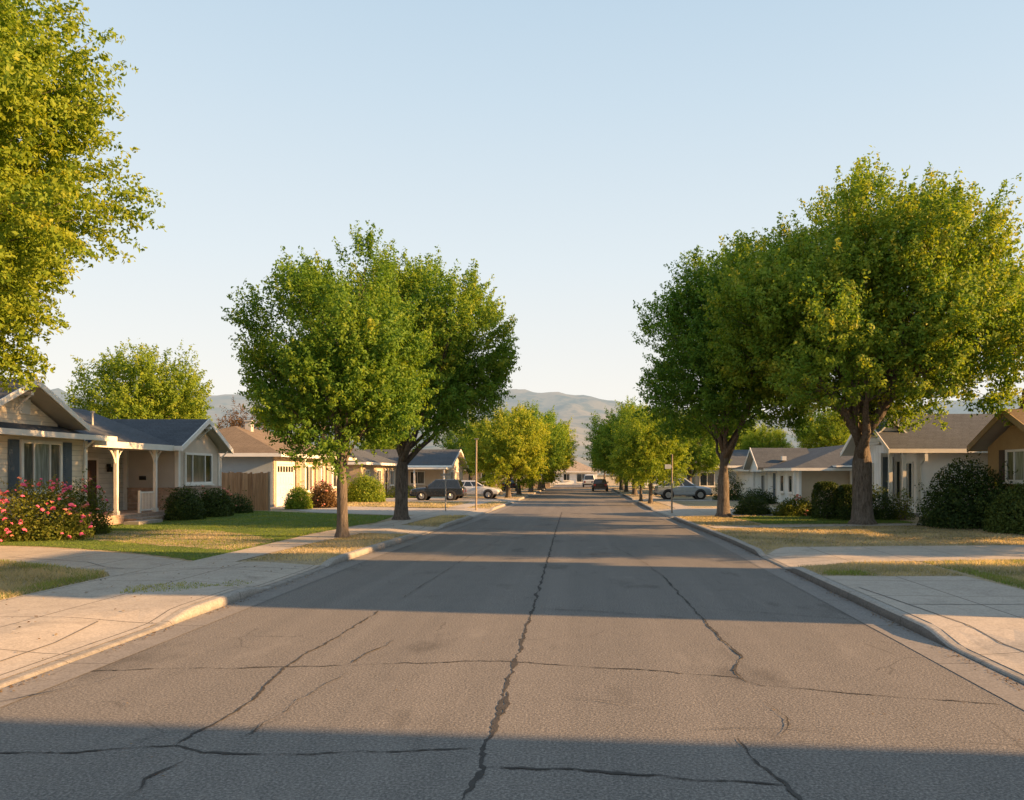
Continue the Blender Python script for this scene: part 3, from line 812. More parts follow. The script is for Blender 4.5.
    for lab, kf, sg, sd in (('brown fallen leaves and grit lying along the left gutter', kl, 1, 1), ('brown fallen leaves and grit lying along the right gutter', kr, -1, 2)):
        n = 1500; y = 5 + 45 * rng.uniform(size=n) ** 1.4
        dens = np.array([noise.noise(Vector((0, a * .8, sd))) for a in y]); y = y[dens > -.12 + .3 * rng.uniform(size=n) - .15]
        n = len(y); x = np.array([kf(a) for a in y]) + sg * np.abs(rng.normal(size=n)) * .07 + sg * .02
        pos = np.stack([x, y, np.full(n, .022)], 1)
        v, f, tt = leaves_from(pos, np.tile([0, 0, 1.0], (n, 1)), .035, rng, rng.uniform(size=n), 0)
        v[:, 2] = np.maximum(.014, .018 + (v[:, 2] - .022) * .4)
        tag(np_mesh('leaf_litter', v, f, 'litter', tt), lab, 'leaf litter', kind='stuff')
    for lab, (xa, xb), n, sd in (('scattered dry leaves on the left sidewalk and verge', (-9.4, -6.1), 420, 1), ('scattered dry leaves under the big right trees', (5.0, 14.5), 900, 2)):
        y = (9 if sd == 1 else 22.6) + (26 if sd == 1 else 14) * rng.uniform(size=n); x = rng.uniform(xa, xb, n)
        z = np.array([zz(p, q) for p, q in zip(x, y)]) + .03
        v, f, tt = leaves_from(np.stack([x, y, z], 1), np.tile([0, 0, 1.0], (n, 1)), .06 if sd == 1 else .085, rng, rng.uniform(size=n), 0)
        v[:, 2] = np.repeat(z, 4) + (v[:, 2] - np.repeat(z, 4)) * .3
        tag(np_mesh('leaf_litter', v, f, 'litter', tt), lab, 'leaf litter', kind='stuff')
    n = 160; x = rng.uniform(-5.3, 4.0, n); y = 4.5 + 30 * rng.uniform(size=n) ** 1.3
    z = np.full(n, .012); v, f, tt = leaves_from(np.stack([x, y, z], 1), np.tile([0, 0, 1.0], (n, 1)), .028, rng, rng.uniform(size=n), 0)
    v[:, 2] = .010 + np.abs(v[:, 2] - .012) * .4
    tag(np_mesh('leaf_litter', v, f, 'litter', tt), 'tiny leaf scraps and grit strewn over the road', 'leaf litter', kind='stuff')
    # scored lines where the aprons were cut into the sidewalk
    mb = MB()
    for pts in ([(-6.5, 3), (-6.55, 8.2), (-6.6, 10.0), (-6.85, 11.3)], [(4.95, 4), (5.1, 8), (5.25, 9.4), (5.1, 11.5), (4.98, 13.2), (4.9, 14.2)],
                [(-9.35, 15.9), (-8.8, 16.6), (-8.0, 17.2), (-6.4, 17.9)], [(-14, 19.5), (-11.4, 18.4), (-10.4, 17.4), (-9.8, 17.1)], [(5.0, 12.4), (7.8, 12.5)], [(4.8, 20.9), (5.2, 20.2), (6.4, 18.9)]):
        vs = []; P = []
        for a, b in zip(pts, pts[1:]):
            for i in range(8): P.append(Vector((*a, 0)).lerp(Vector((*b, 0)), i / 8))
        P.append(Vector((*pts[-1], 0)))
        for i, p in enumerate(P):
            t = (P[min(i + 1, len(P) - 1)] - P[max(i - 1, 0)]).normalized(); nr = Vector((-t.y, t.x, 0)) * (.012 + .008 * noise.noise(Vector((i, 0, 3))))
            for q in (p - nr, p + nr): vs.append((q.x, q.y, zz(q.x, q.y) + .018))
        mb.add(vs, [(2 * i, 2 * i + 1, 2 * i + 3, 2 * i + 2) for i in range(len(P) - 1)])
    tag(build('pavement_joints', mb, 'kerb_shade_joint'), kind='structure')

def build_hills():
    tab = [(-600, 60), (-250, 72), (60, 84), (140, 80), (205, 86), (262, 90), (320, 82), (420, 84), (500, 83), (520, 85), (560, 83), (600, 78), (640, 73), (700, 66), (800, 58), (880, 66), (940, 76), (1000, 80), (1100, 74), (1400, 60)]
    vs = []; fs = []; NX, NY = 240, 70
    for j in range(NY + 1):
        y = 700 + 2600 * (j / NY) ** 1.15
        for i in range(NX + 1):
            px = -500 + 2000 * i / NX
            x = (px - CX) / F * y
            ang = (lerp_tab(px, tab) - 13) / F * 2900
            t = max(0, min(1, (y - 950) / 1900)); s = t * t * (3 - 2 * t)
            r = noise.ridged_multi_fractal(Vector((x * .0011, y * .0011, 2)), .9, 2.1, 5, 1.0, 2.0)
            g = noise.fractal(Vector((x * .003, y * .003, 5)), .8, 2.2, 5)
            mid = 46 * math.exp(-((y - 1450) / 330) ** 2) * max(0, .5 + .8 * noise.noise(Vector((x * .0016, .3, 1))))
            edge = 1 - max(0, min(1, (y - 2850) / 450))
            z = (ang * s * (1 - .18 * (1 - s)) + (r - 1.15) * 105 * s * (1 - .72 * t ** 3) + g * 22 * s * (1 - .5 * t) + mid) * (.25 + .75 * edge)
            vs.append((x, y, z - 2))
    for j in range(NY):
        for i in range(NX): fs.append((j * (NX + 1) + i, j * (NX + 1) + i + 1, (j + 1) * (NX + 1) + i + 1, (j + 1) * (NX + 1) + i))
    mb = MB(); mb.add(vs, fs)
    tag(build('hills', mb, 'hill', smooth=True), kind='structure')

# ------------------------------------------------------------------ houses
def chev(c, hw, ze, zr, t):
    return [(c - hw, ze), (c, zr), (c + hw, ze), (c + hw, ze - t), (c, zr - t), (c - hw, ze - t)]

def gable_roof(h, axis, r0, r1, c, hw, ze, zr, mat, trim, rakes=(True, True), eaves=(True, True), fh=.2):
    mb = MB(); mb.prism(chev(c, hw, ze, zr, .14), axis, r0, r1); rf = build('roof', mb, mat, h)
    mb = MB(); mb.prism(chev(c, hw - .03, ze - .144, zr - .152, .02), axis, r0 + .02, r1 - .02); build('soffit', mb, 'soffit', rf)
    for s, on in zip((-1, 1), eaves):
        if not on: continue
        mb = MB(); a, b = sorted((c + s * (hw + .004), c + s * (hw + .045)))
        if axis == 'x': mb.box(r0, r1, a, b, ze - fh, ze + .01)
        else: mb.box(a, b, r0, r1, ze - fh, ze + .01)
        build('fascia', mb, trim, rf)
    for s, r, on in ((-1, r0, rakes[0]), (1, r1, rakes[1])):
        if on:
            mb = MB(); mb.prism(chev(c, hw + .05, ze + .0, zr + .025, fh + .04), axis, r + s * .004, r + s * .05); build('rake_board', mb, trim, rf)
    return rf

def gable_wall(h, axis, r, s, c, hw, z0, ze, zr, mat, t=.2, name='gable'):
    mb = MB(); mb.prism([(c - hw, z0), (c + hw, z0), (c + hw, ze), (c, zr), (c - hw, ze)], axis, r, r + s * t); return build(name, mb, mat, h)

def hip_roof(h, x0, x1, y0, y1, ze, zr, axis, mat, trim, fh=.2, hips=(True, True)):
    mb = MB()
    if axis == 'y':
        m = (x0 + x1) / 2; k = (x1 - x0) / 2
        a = (m, y0 + (k if hips[0] else 0), zr); b = (m, y1 - (k if hips[1] else 0), zr)
        mb.add([(x0, y0, ze), (x1, y0, ze), (x1, y1, ze), (x0, y1, ze), a, b], [(0, 1, 4), (1, 2, 5, 4), (2, 3, 5), (3, 0, 4, 5), (0, 3, 2, 1)])
    else:
        m = (y0 + y1) / 2; k = (y1 - y0) / 2
        a = (x0 + (k if hips[0] else 0), m, zr); b = (x1 - (k if hips[1] else 0), m, zr)
        mb.add([(x0, y0, ze), (x1, y0, ze), (x1, y1, ze), (x0, y1, ze), a, b], [(0, 1, 5, 4), (1, 2, 5), (2, 3, 4, 5), (3, 0, 4), (0, 3, 2, 1)])
    rf = build('roof', mb, mat, h)
    mb = MB(); e = .045; g = .004
    mb.box(x0 - e, x1 + e, y0 - e, y0 - g, ze - fh, ze + .012); mb.box(x0 - e, x1 + e, y1 + g, y1 + e, ze - fh, ze + .012)
    mb.box(x0 - e, x0 - g, y0 - g, y1 + g, ze - fh, ze + .012); mb.box(x1 + g, x1 + e, y0 - g, y1 + g, ze - fh, ze + .012)
    build('fascia', mb, trim, rf)
    mb = MB(); mb.box(x0 + .0, x1 - .0, y0 + .0, y1 - .0, ze - .16, ze - .12); build('soffit', mb, trim, rf)
    return rf

def window(h, face, a0, a1, z0, z1, cols=2, mats=None, trim='trim', rows=1, sill=True, fr=.09):
    mb = MB(); a0, a1 = sorted((a0, a1))
    mb.fbox(face, a0, a0 + fr, z0, z1, -.02, .07); mb.fbox(face, a1 - fr, a1, z0, z1, -.02, .07)
    mb.fbox(face, a0 + fr, a1 - fr, z0, z0 + fr, -.02, .068); mb.fbox(face, a0 + fr, a1 - fr, z1 - fr, z1, -.02, .068)
    if not isinstance(cols, (list, tuple)): cols = [1 / cols] * cols
    w = a1 - a0 - 2 * fr; p = a0 + fr; cells = []
    for i, c in enumerate(cols):
        q = p + c * w / sum(cols); cells.append((p, q))
        if i: mb.fbox(face, p - .03, p + .03, z0 + fr, z1 - fr, -.02, .06)
        p = q
    for r in range(1, rows):
        z = z0 + (z1 - z0) * r / rows; mb.fbox(face, a0 + fr, a1 - fr, z - .02, z + .02, -.02, .05)
    f = build('window', mb, trim, h)
    mats = mats or ['glass']
    for i, (p, q) in enumerate(cells):
        mb = MB(); mb.fbox(face, p + .002, q - .002, z0 + fr * .5, z1 - fr * .5, -.03, .022); build('pane', mb, mats[i % len(mats)], f)
    if sill:
        mb = MB(); mb.fbox(face, a0 - .06, a1 + .06, z0 - .07, z0 - .002, -.02, .13); build('sill', mb, trim, f)
    return f

def door(h, face, a0, a1, z0, z1, mat='door', trim='trim'):
    mb = MB(); a0, a1 = sorted((a0, a1))
    mb.fbox(face, a0, a1, z0, z1, -.02, .03)
    w = a1 - a0
    for r in range(3):
        for c in range(2):
            mb.fbox(face, a0 + w * (.12 + .42 * c), a0 + w * (.46 + .42 * c), z0 + (z1 - z0) * (.07 + .31 * r), z0 + (z1 - z0) * (.32 + .31 * r), .03, .045)
    d = build('door', mb, mat, h)
    mb = MB(); mb.fbox(face, a0 - .11, a0 - .003, z0, z1 + .11, -.02, .06); mb.fbox(face, a1 + .003, a1 + .11, z0, z1 + .11, -.02, .06); mb.fbox(face, a0 - .003, a1 + .003, z1 + .003, z1 + .11, -.02, .058)
    build('door_frame', mb, trim, d)
    mb = MB(); mb.fbox(face, a1 - .16, a1 - .08, z0 + 1.0, z0 + 1.06, .03, .1); build('handle', mb, 'metal', d)
    return d

def garage(h, face, a0, a1, z0, z1, mat='white_door', lights=True):
    mb = MB(); n = 4; hh = (z1 - z0) / n
    for i in range(n):
        mb.fbox(face, a0, a1, z0 + hh * i + .012, z0 + hh * (i + 1) - .012, -.02, .05)
        m = 6
        if not (lights and i == n - 1):
            for k in range(m):
                w = (a1 - a0) / m; mb.fbox(face, a0 + w * (k + .14), a0 + w * (k + .86), z0 + hh * (i + .18), z0 + hh * (i + .82), .05, .065)
    mb.fbox(face, a0 + .01, a1 - .01, z0 + .01, z1 - .01, -.02, .035)
    g = build('garage_door', mb, mat, h)
    if lights:
        m = 6; w = (a1 - a0) / m
        for k in range(m):
            mb = MB(); mb.fbox(face, a0 + w * (k + .14), a0 + w * (k + .86), z0 + hh * (n - 1 + .25), z0 + hh * (n - 1 + .8), .045, .06); build('pane', mb, 'glass', g)
    mb = MB(); mb.fbox(face, a0 - .16, a0 - .004, z0, z1 + .17, -.02, .09); mb.fbox(face, a1 + .004, a1 + .16, z0, z1 + .17, -.02, .09); mb.fbox(face, a0 - .004, a1 + .004, z1 + .004, z1 + .17, -.02, .088)
    build('door_frame', mb, 'trim', g)
    return g

def post(h, x, y, z0, z1, r=.065, mat='trim', bracket=True, name='post'):
    mb = MB(); mb.box(x - r, x + r, y - r, y + r, z0, z1); mb.box(x - r * 1.5, x + r * 1.5, y - r * 1.5, y + r * 1.5, z0, z0 + .16); mb.box(x - r * 1.35, x + r * 1.35, y - r * 1.35, y + r * 1.35, z1 - .1, z1 - .002)
    if bracket:
        for s in (-1, 1):
            pts = [(x, y + s * (r * .8), z1 - .62), (x, y + s * (r + .1), z1 - .36), (x, y + s * (r + .25), z1 - .16), (x, y + s * (r + .42), z1 - .05)]
            mb.tube(pts, [.035] * 4, 6)
    return build(name, mb, mat, h)

def corner(h, x, y, z0, z1, w=.11, mat='trim'):
    mb = MB(); mb.box(x - w, x + w, y - w, y + w, z0, z1); return build('corner_board', mb, mat, h)

def house_grey_roof():
    h = thing('house', 'cream and grey house with dark grey roof and white porch posts behind pink roses', 'house', (-22, 31, GZ))
    # walls
    mb = MB(); mb.box(-27, -18.7, 19.6, 30.0, .0, 3.62); build('wall', mb, 'cream_siding', h)
    mb = MB(); mb.box(-27, -21.1, 30.0, 36.9, .0, 3.5); build('wall', mb, 'grey_siding', h)
    mb = MB(); mb.box(-27, -18.7, 36.9, 41.0, .0, 3.42); mb.prism([(36.9, 3.42), (41.0, 3.42), (38.95, 4.62)], 'x', -24, -18.7); build('wall', mb, 'stucco_taupe', h)
    mb = MB(); mb.box(-21.0, -18.85, 36.885, 36.897, .1, 3.4); build('side_wall', mb, 'stucco_grey', h)  # shade on the near side of the taupe wing, painted as a grey sheet
    mb = MB(); mb.box(-18.72, -18.6, 36.8, 41.08, .0, 1.46); mb.box(-21.0, -18.72, 36.78, 36.88, .0, 1.46); mb.box(-18.75, -18.55, 36.76, 41.1, 1.46, 1.53); mb.box(-21.05, -18.75, 36.74, 36.86, 1.463, 1.527); build('wainscot', mb, 'brick', h)
    mb = MB(); mb.box(-18.71, -18.63, 19.8, 29.95, 0, .75); build('plinth', mb, 'stucco_grey', h)
    # roofs
    gable_roof(h, 'y', 18.6, 31.1, -22.9, 4.75, 3.6, 5.35, 'shingle_dark', 'trim', rakes=(True, False), fh=.18)
    gable_roof(h, 'y', 31.103, 36.85, -22.9, 4.3, 3.44, 5.12, 'shingle_dark', 'trim', rakes=(False, False), eaves=(False, False))
    mb = MB(); mb.box(-18.64, -18.55, 30.4, 36.3, 3.2, 3.45); build('porch_beam', mb, 'trim', h)
    gable_roof(h, 'x', -22.9, -18.2, 38.9, 2.6, 3.42, 4.82, 'shingle_dark', 'trim', rakes=(False, True))
    gable_roof(h, 'x', -22.9, -18.1, 26.5, 2.75, 3.92, 5.3, 'shingle_dark', 'trim', rakes=(False, True), eaves=(False, False), fh=.16)
    gable_wall(h, 'x', -18.85, -1, 26.5, 2.2, 3.5, 3.95, 5.02, 'cream_siding', 2.5)
    mb = MB()
    mb.fbox(('x', -18.85, 1), 26.72, 27.24, 4.2, 4.7, .0, .04); 
    for i in range(5): mb.fbox(('x', -18.85, 1), 26.78, 27.18, 4.27 + .08 * i, 4.315 + .08 * i, .04, .065)
    build('gable_vent', mb, 'trim', h)
    for y, z, xx in ((26.5, 4.9, -18.85), (38.9, 4.45, -18.7)):
        mb = MB(); mb.box(xx + .02, xx + .62, y - .06, y + .06, z - .12, z); mb.tube([(xx + .03, y, z - .6), (xx + .35, y, z - .3), (xx + .55, y, z - .12)], [.04] * 3, 6); build('bracket', mb, 'trim', h)
    # openings
    fx = ('x', -18.7, 1)
    window(h, fx, 26.55, 28.65, 1.55, 3.32, [.8, 1.25, .8], ['glass_grey', 'glass_pale', 'glass_grey'], fr=.12)
    for a in (26.0, 28.72):
        mb = MB(); mb.fbox(fx, a, a + .48, 1.5, 3.3, 0, .05)
        for i in range(22): mb.fbox(fx, a + .06, a + .42, 1.58 + .077 * i, 1.625 + .077 * i, .05, .07)
        build('shutter', mb, 'shutter', h)
    window(h, fx, 37.5, 40.25, 1.66, 3.17, [.7, 1.4, .7], ['glass_grey', 'glass_grey', 'glass'], fr=.11)
    fb = ('x', -21.1, 1)
    door(h, fb, 33.75, 34.65, .55, 2.75); window(h, fb, 30.7, 32.6, 1.3, 2.7, 2, ['glass', 'glass_grey'])
    corner(h, -18.68, 29.98, .1, 3.4, .07); corner(h, -21.04, 36.82, .5, 3.3, .09); corner(h, -18.7, 36.9, 1.54, 3.3, .09); corner(h, -18.7, 41.0, 1.54, 3.2, .06)
    mb = MB(); mb.fbox(('x', -21.1, 1), 35.38, 35.54, 2.25, 2.48, .05, .2); mb.fbox(('x', -21.1, 1), 35.42, 35.5, 2.48, 2.6, 0, .16); build('wall_lantern', mb, 'black', h)
    mb = MB(); mb.box(-20.4, -20.15, 36.76, 36.885, 1.88, 2.06); build('mailbox', mb, 'black', h)
    for y_, x_, zt_ in ((29.8, -18.55, 3.45), (41.12, -18.62, 3.3)):
        mb = MB(); mb.tube([(x_ + .35, y_, zt_), (x_ + .1, y_, zt_ - .25), (x_, y_, zt_ - .35), (x_, y_, .25), (x_ + .15, y_, .12)], [.035] * 5, 8); build('downpipe', mb, 'trim', h)
    mb = MB(); mb.cyl((-20.6, 33.6, 4.1), (-20.6, 33.6, 4.75), .05, 8); mb.cyl((-20.6, 33.6, 4.72), (-20.6, 33.6, 4.8), .09, 8); build('vent_pipe', mb, 'metal', h)
    # porch
    mb = MB(); mb.box(-21.05, -18.7, 30.1, 36.7, .02, .5); mb.box(-18.7, -18.2, 32.6, 36.2, .02, .34); build('porch_floor', mb, 'brick', h)
    mb = MB(); mb.box(-18.15, -17.55, 31.6, 33.4, .1, .27); build('step', mb, 'kerb', h)
    for y in (32.3, 35.25): post(h, -18.85, y, .5, 3.22)
    mb = MB(); mb.box(-18.9, -18.84, 34.05, 35.15, 1.33, 1.4); mb.box(-18.9, -18.84, 34.05, 35.15, .58, .64); mb.box(-18.92, -18.82, 34.0, 34.08, .5, 1.45)
    for i in range(9): mb.box(-18.885, -18.855, 34.14 + .115 * i, 34.17 + .115 * i, .64, 1.33)
    build('railing', mb, 'trim', h)

def house_brown_roof():
    h = thing('house', 'beige house with brown hip roof and white garage door behind the wooden fence', 'house', (-23, 55, GZ))
    mb = MB(); mb.box(-27.4, -18.7, 48.4, 63, .0, 3.3); build('wall', mb, 'stucco_beige', h)
    mb = MB(); mb.box(-27.4, -18.76, 48.385, 48.397, .1, 3.25); build('side_wall', mb, 'stucco_blue', h)
    hip_roof(h, -28.0, -18.05, 47.8, 63.6, 3.38, 5.3, 'y', 'shingle_brown', 'trim')
    fx = ('x', -18.7, 1)
    garage(h, fx, 48.75, 51.5, .15, 2.75)
    window(h, fx, 53.7, 55.2, .9, 2.75, 2, ['glass', 'glass_grey'], fr=.14); window(h, fx, 59.0, 60.6, 1.1, 2.6, 2, ['glass'])
    door(h, fx, 56.6, 57.5, .2, 2.6, 'door')
    for y in (52.6, 55.8, 58.2): post(h, -18.35, y, .1, 3.2, .12, 'trim', False)
    mb = MB(); mb.box(-18.66, -18.6, 51.9, 52.5, .1, 3.2); build('pilaster', mb, 'brick_tan', h)
    mb = MB(); mb.box(-22.6, -22.2, 53.5, 53.9, 4.9, 5.65); mb.box(-22.66, -22.14, 53.44, 53.96, 5.65, 5.73); build('vent', mb, 'stucco_grey', h)

def house_generic(label, loc, x0, x1, y0, y1, ze, zr, wall, roof, axis, street, kind='hip', side=1, hood=.6, garage_at=None, wins=(), sides=(), doors=(), trim='trim'):
    """plain ranch house; street is the x of the wall facing the road"""
    h = thing('house', label, 'house', loc)
    mb = MB(); mb.box(x0, x1, y0, y1, 0, ze - .05)
    c = (y0 + y1) / 2 if axis == 'x' else (x0 + x1) / 2; hw = (y1 - y0) / 2 if axis == 'x' else (x1 - x0) / 2
    if kind == 'gable':
        r = (x0, x1) if axis == 'x' else (y0, y1)
        mb.prism([(c - hw, ze - .05), (c + hw, ze - .05), (c, ze - .05 + (zr - ze) * hw / (hw + hood) - .05)], axis, r[0], r[1])
    build('wall', mb, wall, h)
    if kind == 'gable':
        r = (x0 - hood, x1 + hood) if axis == 'x' else (y0 - hood, y1 + hood)
        gable_roof(h, axis, r[0], r[1], c, hw + hood, ze, zr, roof, trim)
    else: hip_roof(h, x0 - hood, x1 + hood, y0 - hood, y1 + hood, ze, zr, axis, roof, trim)
    fs = ('x', street, side)
    for w in wins: window(h, fs, w[0], w[1], w[2], w[3], w[4] if len(w) > 4 else 2, ['glass', 'glass_grey'], trim=trim)
    for w in sides: window(h, ('y', y0, -1), w[0], w[1], w[2], w[3], w[4] if len(w) > 4 else 2, ['glass', 'glass_grey'], trim=trim)
    for d in doors: door(h, fs, d[0], d[1], .16, 2.45, d[2])
    if garage_at: garage(h, fs, garage_at[0], garage_at[1], .15, 2.45)
    return h

def house_ochre():
    h = thing('house', 'ochre stucco house with tan rake boards and brown shutter at the right picture edge', 'house', (20, 30, GZ))
    mb = MB(); mb.box(16.5, 22, 28.3, 32.6, 0, 3.25); mb.prism([(28.3, 3.25), (32.6, 3.25), (30.45, 4.2)], 'x', 16.5, 22); mb.box(19, 26, 24.6, 28.297, 0, 3.3); mb.box(22.003, 26, 28.303, 36.8, 0, 3.3); build('wall', mb, 'stucco_ochre', h)
    mb = MB(); mb.box(16.42, 16.52, 28.24, 32.66, 0, 1.62); build('wainscot', mb, 'brick', h)
    gable_roof(h, 'x', 16.0, 22.0, 30.45, 2.75, 3.32, 4.64, 'shingle_brown', 'trim_tan', rakes=(True, False), fh=.22)
    gable_roof(h, 'y', 24.0, 37.3, 23.5, 4.1, 3.34, 5.1, 'shingle_brown', 'trim_tan')  # main body out of view, lengthened to shade the white house wall
    fx = ('x', 16.5, -1)
    window(h, fx, 29.2, 31.15, 1.85, 3.1, [.7, 1, .7], ['glass_grey', 'glass_pale', 'glass_grey'], 'trim')
    for a in (31.2, 28.65):
        mb = MB(); mb.fbox(fx, a, a + .45, 1.8, 3.1, 0, .05)
        for i in range(15): mb.fbox(fx, a + .06, a + .39, 1.87 + .08 * i, 1.915 + .08 * i, .05, .07)
        build('shutter', mb, 'shutter_brown', h)
    window(h, ('x', 19, -1), 25.4, 27.2, 1.2, 2.7, 2, ['glass'])
    mb = MB(); mb.box(16.05, 16.5, 30.39, 30.51, 4.0, 4.12); build('bracket', mb, 'trim_tan', h)

def house_white_right():
    h = thing('house', 'white house with grey gable roof and recessed porch behind the biggest right tree', 'house', (20, 42, GZ))
    mb = MB(); mb.box(15.87, 27, 38.0, 43.6, 0, 3.2); build('wall', mb, 'plain_white', h)
    mb = MB(); mb.box(14.9, 15.87, 40.0, 43.6, 0, 3.2); build('wall', mb, 'stucco_white', h)
    gable_wall(h, 'x', 15.2, 1, 40.9, 2.8, 3.2, 3.22, 4.95, 'stucco_white', .2)
    gable_roof(h, 'x', 14.3, 27.5, 40.8, 3.45, 3.32, 5.22, 'shingle_grey', 'trim', fh=.18)
    mb = MB(); mb.prism(chev(15.05, .72, 4.12, 4.78, .08), 'y', 38.9, 40.5); rf = build('roof', mb, 'shingle_grey', h)
    mb = MB(); mb.prism(chev(15.05, .75, 4.12, 4.80, .1), 'y', 38.85, 38.897); build('rake_board', mb, 'trim', rf)
    gable_wall(h, 'y', 39.05, 1, 15.05, .6, 3.6, 4.1, 4.66, 'grey_siding', 1.5)
    mb = MB(); mb.box(19.3, 25.7, 43.603, 53, 0, 3.2); build('wall', mb, 'plain_white', h)  # unseen rear wing, added with its roof to shade the small white house
    gable_roof(h, 'y', 41.5, 53.5, 22.5, 3.7, 3.3, 5.1, 'shingle_grey', 'trim', rakes=(False, True))
    fy = ('y', 40.0, -1)
    mb = MB(); mb.box(14.98, 15.5, 39.93, 39.99, .5, 3.0); build('screen_door', mb, 'shutter', h)
    window(h, ('y', 40.0, -1), 15.62, 15.86, .9, 2.8, 1, ['glass'], fr=.04, sill=False)
    window(h, ('x', 15.87, -1), 38.4, 39.5, .9, 2.75, 2, ['glass', 'glass_grey'])
    window(h, ('x', 14.9, -1), 41, 42.4, .9, 2.7, 2, ['glass'])
    corner(h, 15.89, 38.0, .1, 3.2, .09)
    for x in (14.5, 15.15): post(h, x, 37.75, .1, 3.2, .08, 'trim', False)
    mb = MB(); mb.box(14.4, 15.8, 37.6, 39.9, .05, .3); build('porch_floor', mb, 'kerb', h)
    mb = MB(); mb.box(15.9, 16.05, 37.2, 37.35, 2.75, 3.1); mb.tube([(15.97, 37.3, 2.9), (15.97, 37.8, 2.6), (15.97, 37.9, .3)], [.04] * 3, 8); build('downpipe', mb, 'trim', h)
    window(h, ('y', 38.0, -1), 19.6, 21.4, 1.2, 2.6, 2, ['glass_grey'])

def house_white_far():
    h = thing('house', 'small white house with grey hip roof behind the low hedge right of the second tree', 'house', (18, 60, GZ))
    mb = MB(); mb.box(13.4, 23, 49.6, 70, 0, 2.46); build('wall', mb, 'stucco_white', h)
    mb = MB(); mb.box(13.55, 23, 49.585, 49.597, .1, 2.44); build('side_wall', mb, 'stucco_beige', h)
    hip_roof(h, 12.8, 23.4, 49.0, 70.6, 2.5, 4.15, 'y', 'shingle_grey', 'trim', fh=.16)
    fx = ('x', 13.4, -1)
    gable_roof(h, 'x', 12.35, 16.5, 59.0, 2.4, 2.6, 4.05, 'shingle_grey', 'trim', rakes=(True, False), eaves=(False, False), fh=.14)
    gable_wall(h, 'x', 12.75, 1, 59.0, 2.0, 2.3, 2.62, 3.82, 'stucco_white', 1.2)
    for a in (51.0, 53.2): window(h, fx, a, a + 1.0, .9, 2.1, 1, ['glass'])
    door(h, fx, 55.4, 56.3, .2, 2.2, 'shutter'); window(h, fx, 58, 60, .8, 2.1, 2, ['glass'])
    for y in (49.3, 57.0, 61.0): post(h, 13.05, y, .1, 2.36, .08, 'trim', False)
    mb = MB(); mb.box(12.6, 13.3, 56, 62.5, .05, .35)
    build('porch_floor', mb, 'kerb', h)
    mb = MB(); mb.box(12.68, 12.74, 57, 62.4, 1.05, 1.12)
    for i in range(18): mb.box(12.695, 12.725, 57.1 + .3 * i, 57.14 + .3 * i, .35, 1.05)
    build('railing', mb, 'trim', h)
    mb = MB(); mb.box(16.5, 17.0, 49.1, 49.5, 0, 2.4); mb.box(15.4, 17.6, 48.6, 49.58, 2.56, 2.66); build('side_porch', mb, 'trim', h)
    mb = MB(); mb.box(14.2, 14.5, 57, 57.4, 3.1, 3.4); build('roof_vent', mb, 'trim', h)

def build_houses():
    house_grey_roof(); house_brown_roof(); house_ochre(); house_white_right(); house_white_far()
    house_generic('beige house with grey roof and two windows seen between the left street trees', (-23, 73, GZ), -27, -18.6, 67, 80, 3.1, 5.0, 'stucco_beige', 'shingle_grey', 'y', -18.6, wins=[(68.3, 69.6, 1, 2.5), (72, 73.6, 1, 2.5), (77, 78.5, 1, 2.5)], doors=[(75, 75.9, 'door')], sides=[(-21.5, -20, 1, 2.4)])
    h = house_generic('grey roofed house with white carport behind the dark parked car', (-20, 92, GZ), -27, -14.6, 86, 97, 3.0, 4.9, 'stucco_taupe', 'shingle_grey', 'x', -14.6, kind='gable', wins=[(88, 89.6, 1, 2.4), (92, 93.6, 1, 2.4)], sides=[(-18.6, -17, 1, 2.4), (-22.5, -20.8, 1, 2.4)])
    mb = MB(); mb.box(-21, -14.2, 83.2, 85.95, 2.6, 2.76)
    for x in (-20.8, -17.6, -14.5): mb.box(x - .08, x + .08, 83.4, 83.56, .1, 2.6)
    build('carport', mb, 'trim', h)
    house_generic('low grey house with dark window behind the silver parked car', (15, 82, GZ), 10.8, 20, 77, 88, 2.9, 4.6, 'stucco_blue', 'shingle_grey', 'x', 10.8, kind='gable', side=-1, wins=[(79, 80.6, 1, 2.3)], sides=[(11.2, 12.7, .9, 2.3), (15, 16.6, .9, 2.3)])
    house_generic('small pale house with tan roof closing the far end of the street', (-2, 150, .12), -7.2, 2.6, 146, 154, 2.5, 4.5, 'plain_white', 'shingle_tan', 'x', -7.2, side=-1, sides=[(-6.4, -5, .8, 2.1), (-3.6, -2.4, .8, 2.1), (-1.2, .8, .5, 2.1)])
    house_generic('far house with grey roof left of the street end', (-17, 124, .12), -22, -10, 118, 127, 2.7, 4.6, 'stucco_beige', 'shingle_grey', 'x', -10, sides=[(-20, -18.4, .9, 2.2), (-15, -13, .9, 2.2)])
    house_generic('far house with dark roof right of the street end', (16, 124, .12), 9, 22, 118, 127, 2.7, 4.8, 'plain_white', 'shingle_dark', 'x', 9, side=-1, sides=[(11, 12.6, .9, 2.2), (15, 17, .9, 2.2)])
    # unseen neighbours beside the viewer, made tall to throw shadow bands on the road
    house_generic('unseen tan house with grey roof right of the viewer, made tall for its shadow', (20, 13, GZ), 15.6, 23.4, H0[0], H0[1], 8.8, H0[2], 'stucco_taupe', 'shingle_grey', 'y', 15.6, kind='gable', side=-1, hood=.4, wins=[(11, 12.6, 1, 2.5), (14.5, 16, 1, 2.5)])
    house_generic('unseen white house with brown roof right of and behind the viewer, made tall for its shadow', (20, -3, GZ), 15.6, 23.4, H1[0], H1[1], 7.6, H1[2], 'plain_white', 'shingle_brown', 'y', 15.6, kind='gable', side=-1, hood=.4, wins=[(-6, -4, 1, 2.5), (0, 1.6, 1, 2.5)])
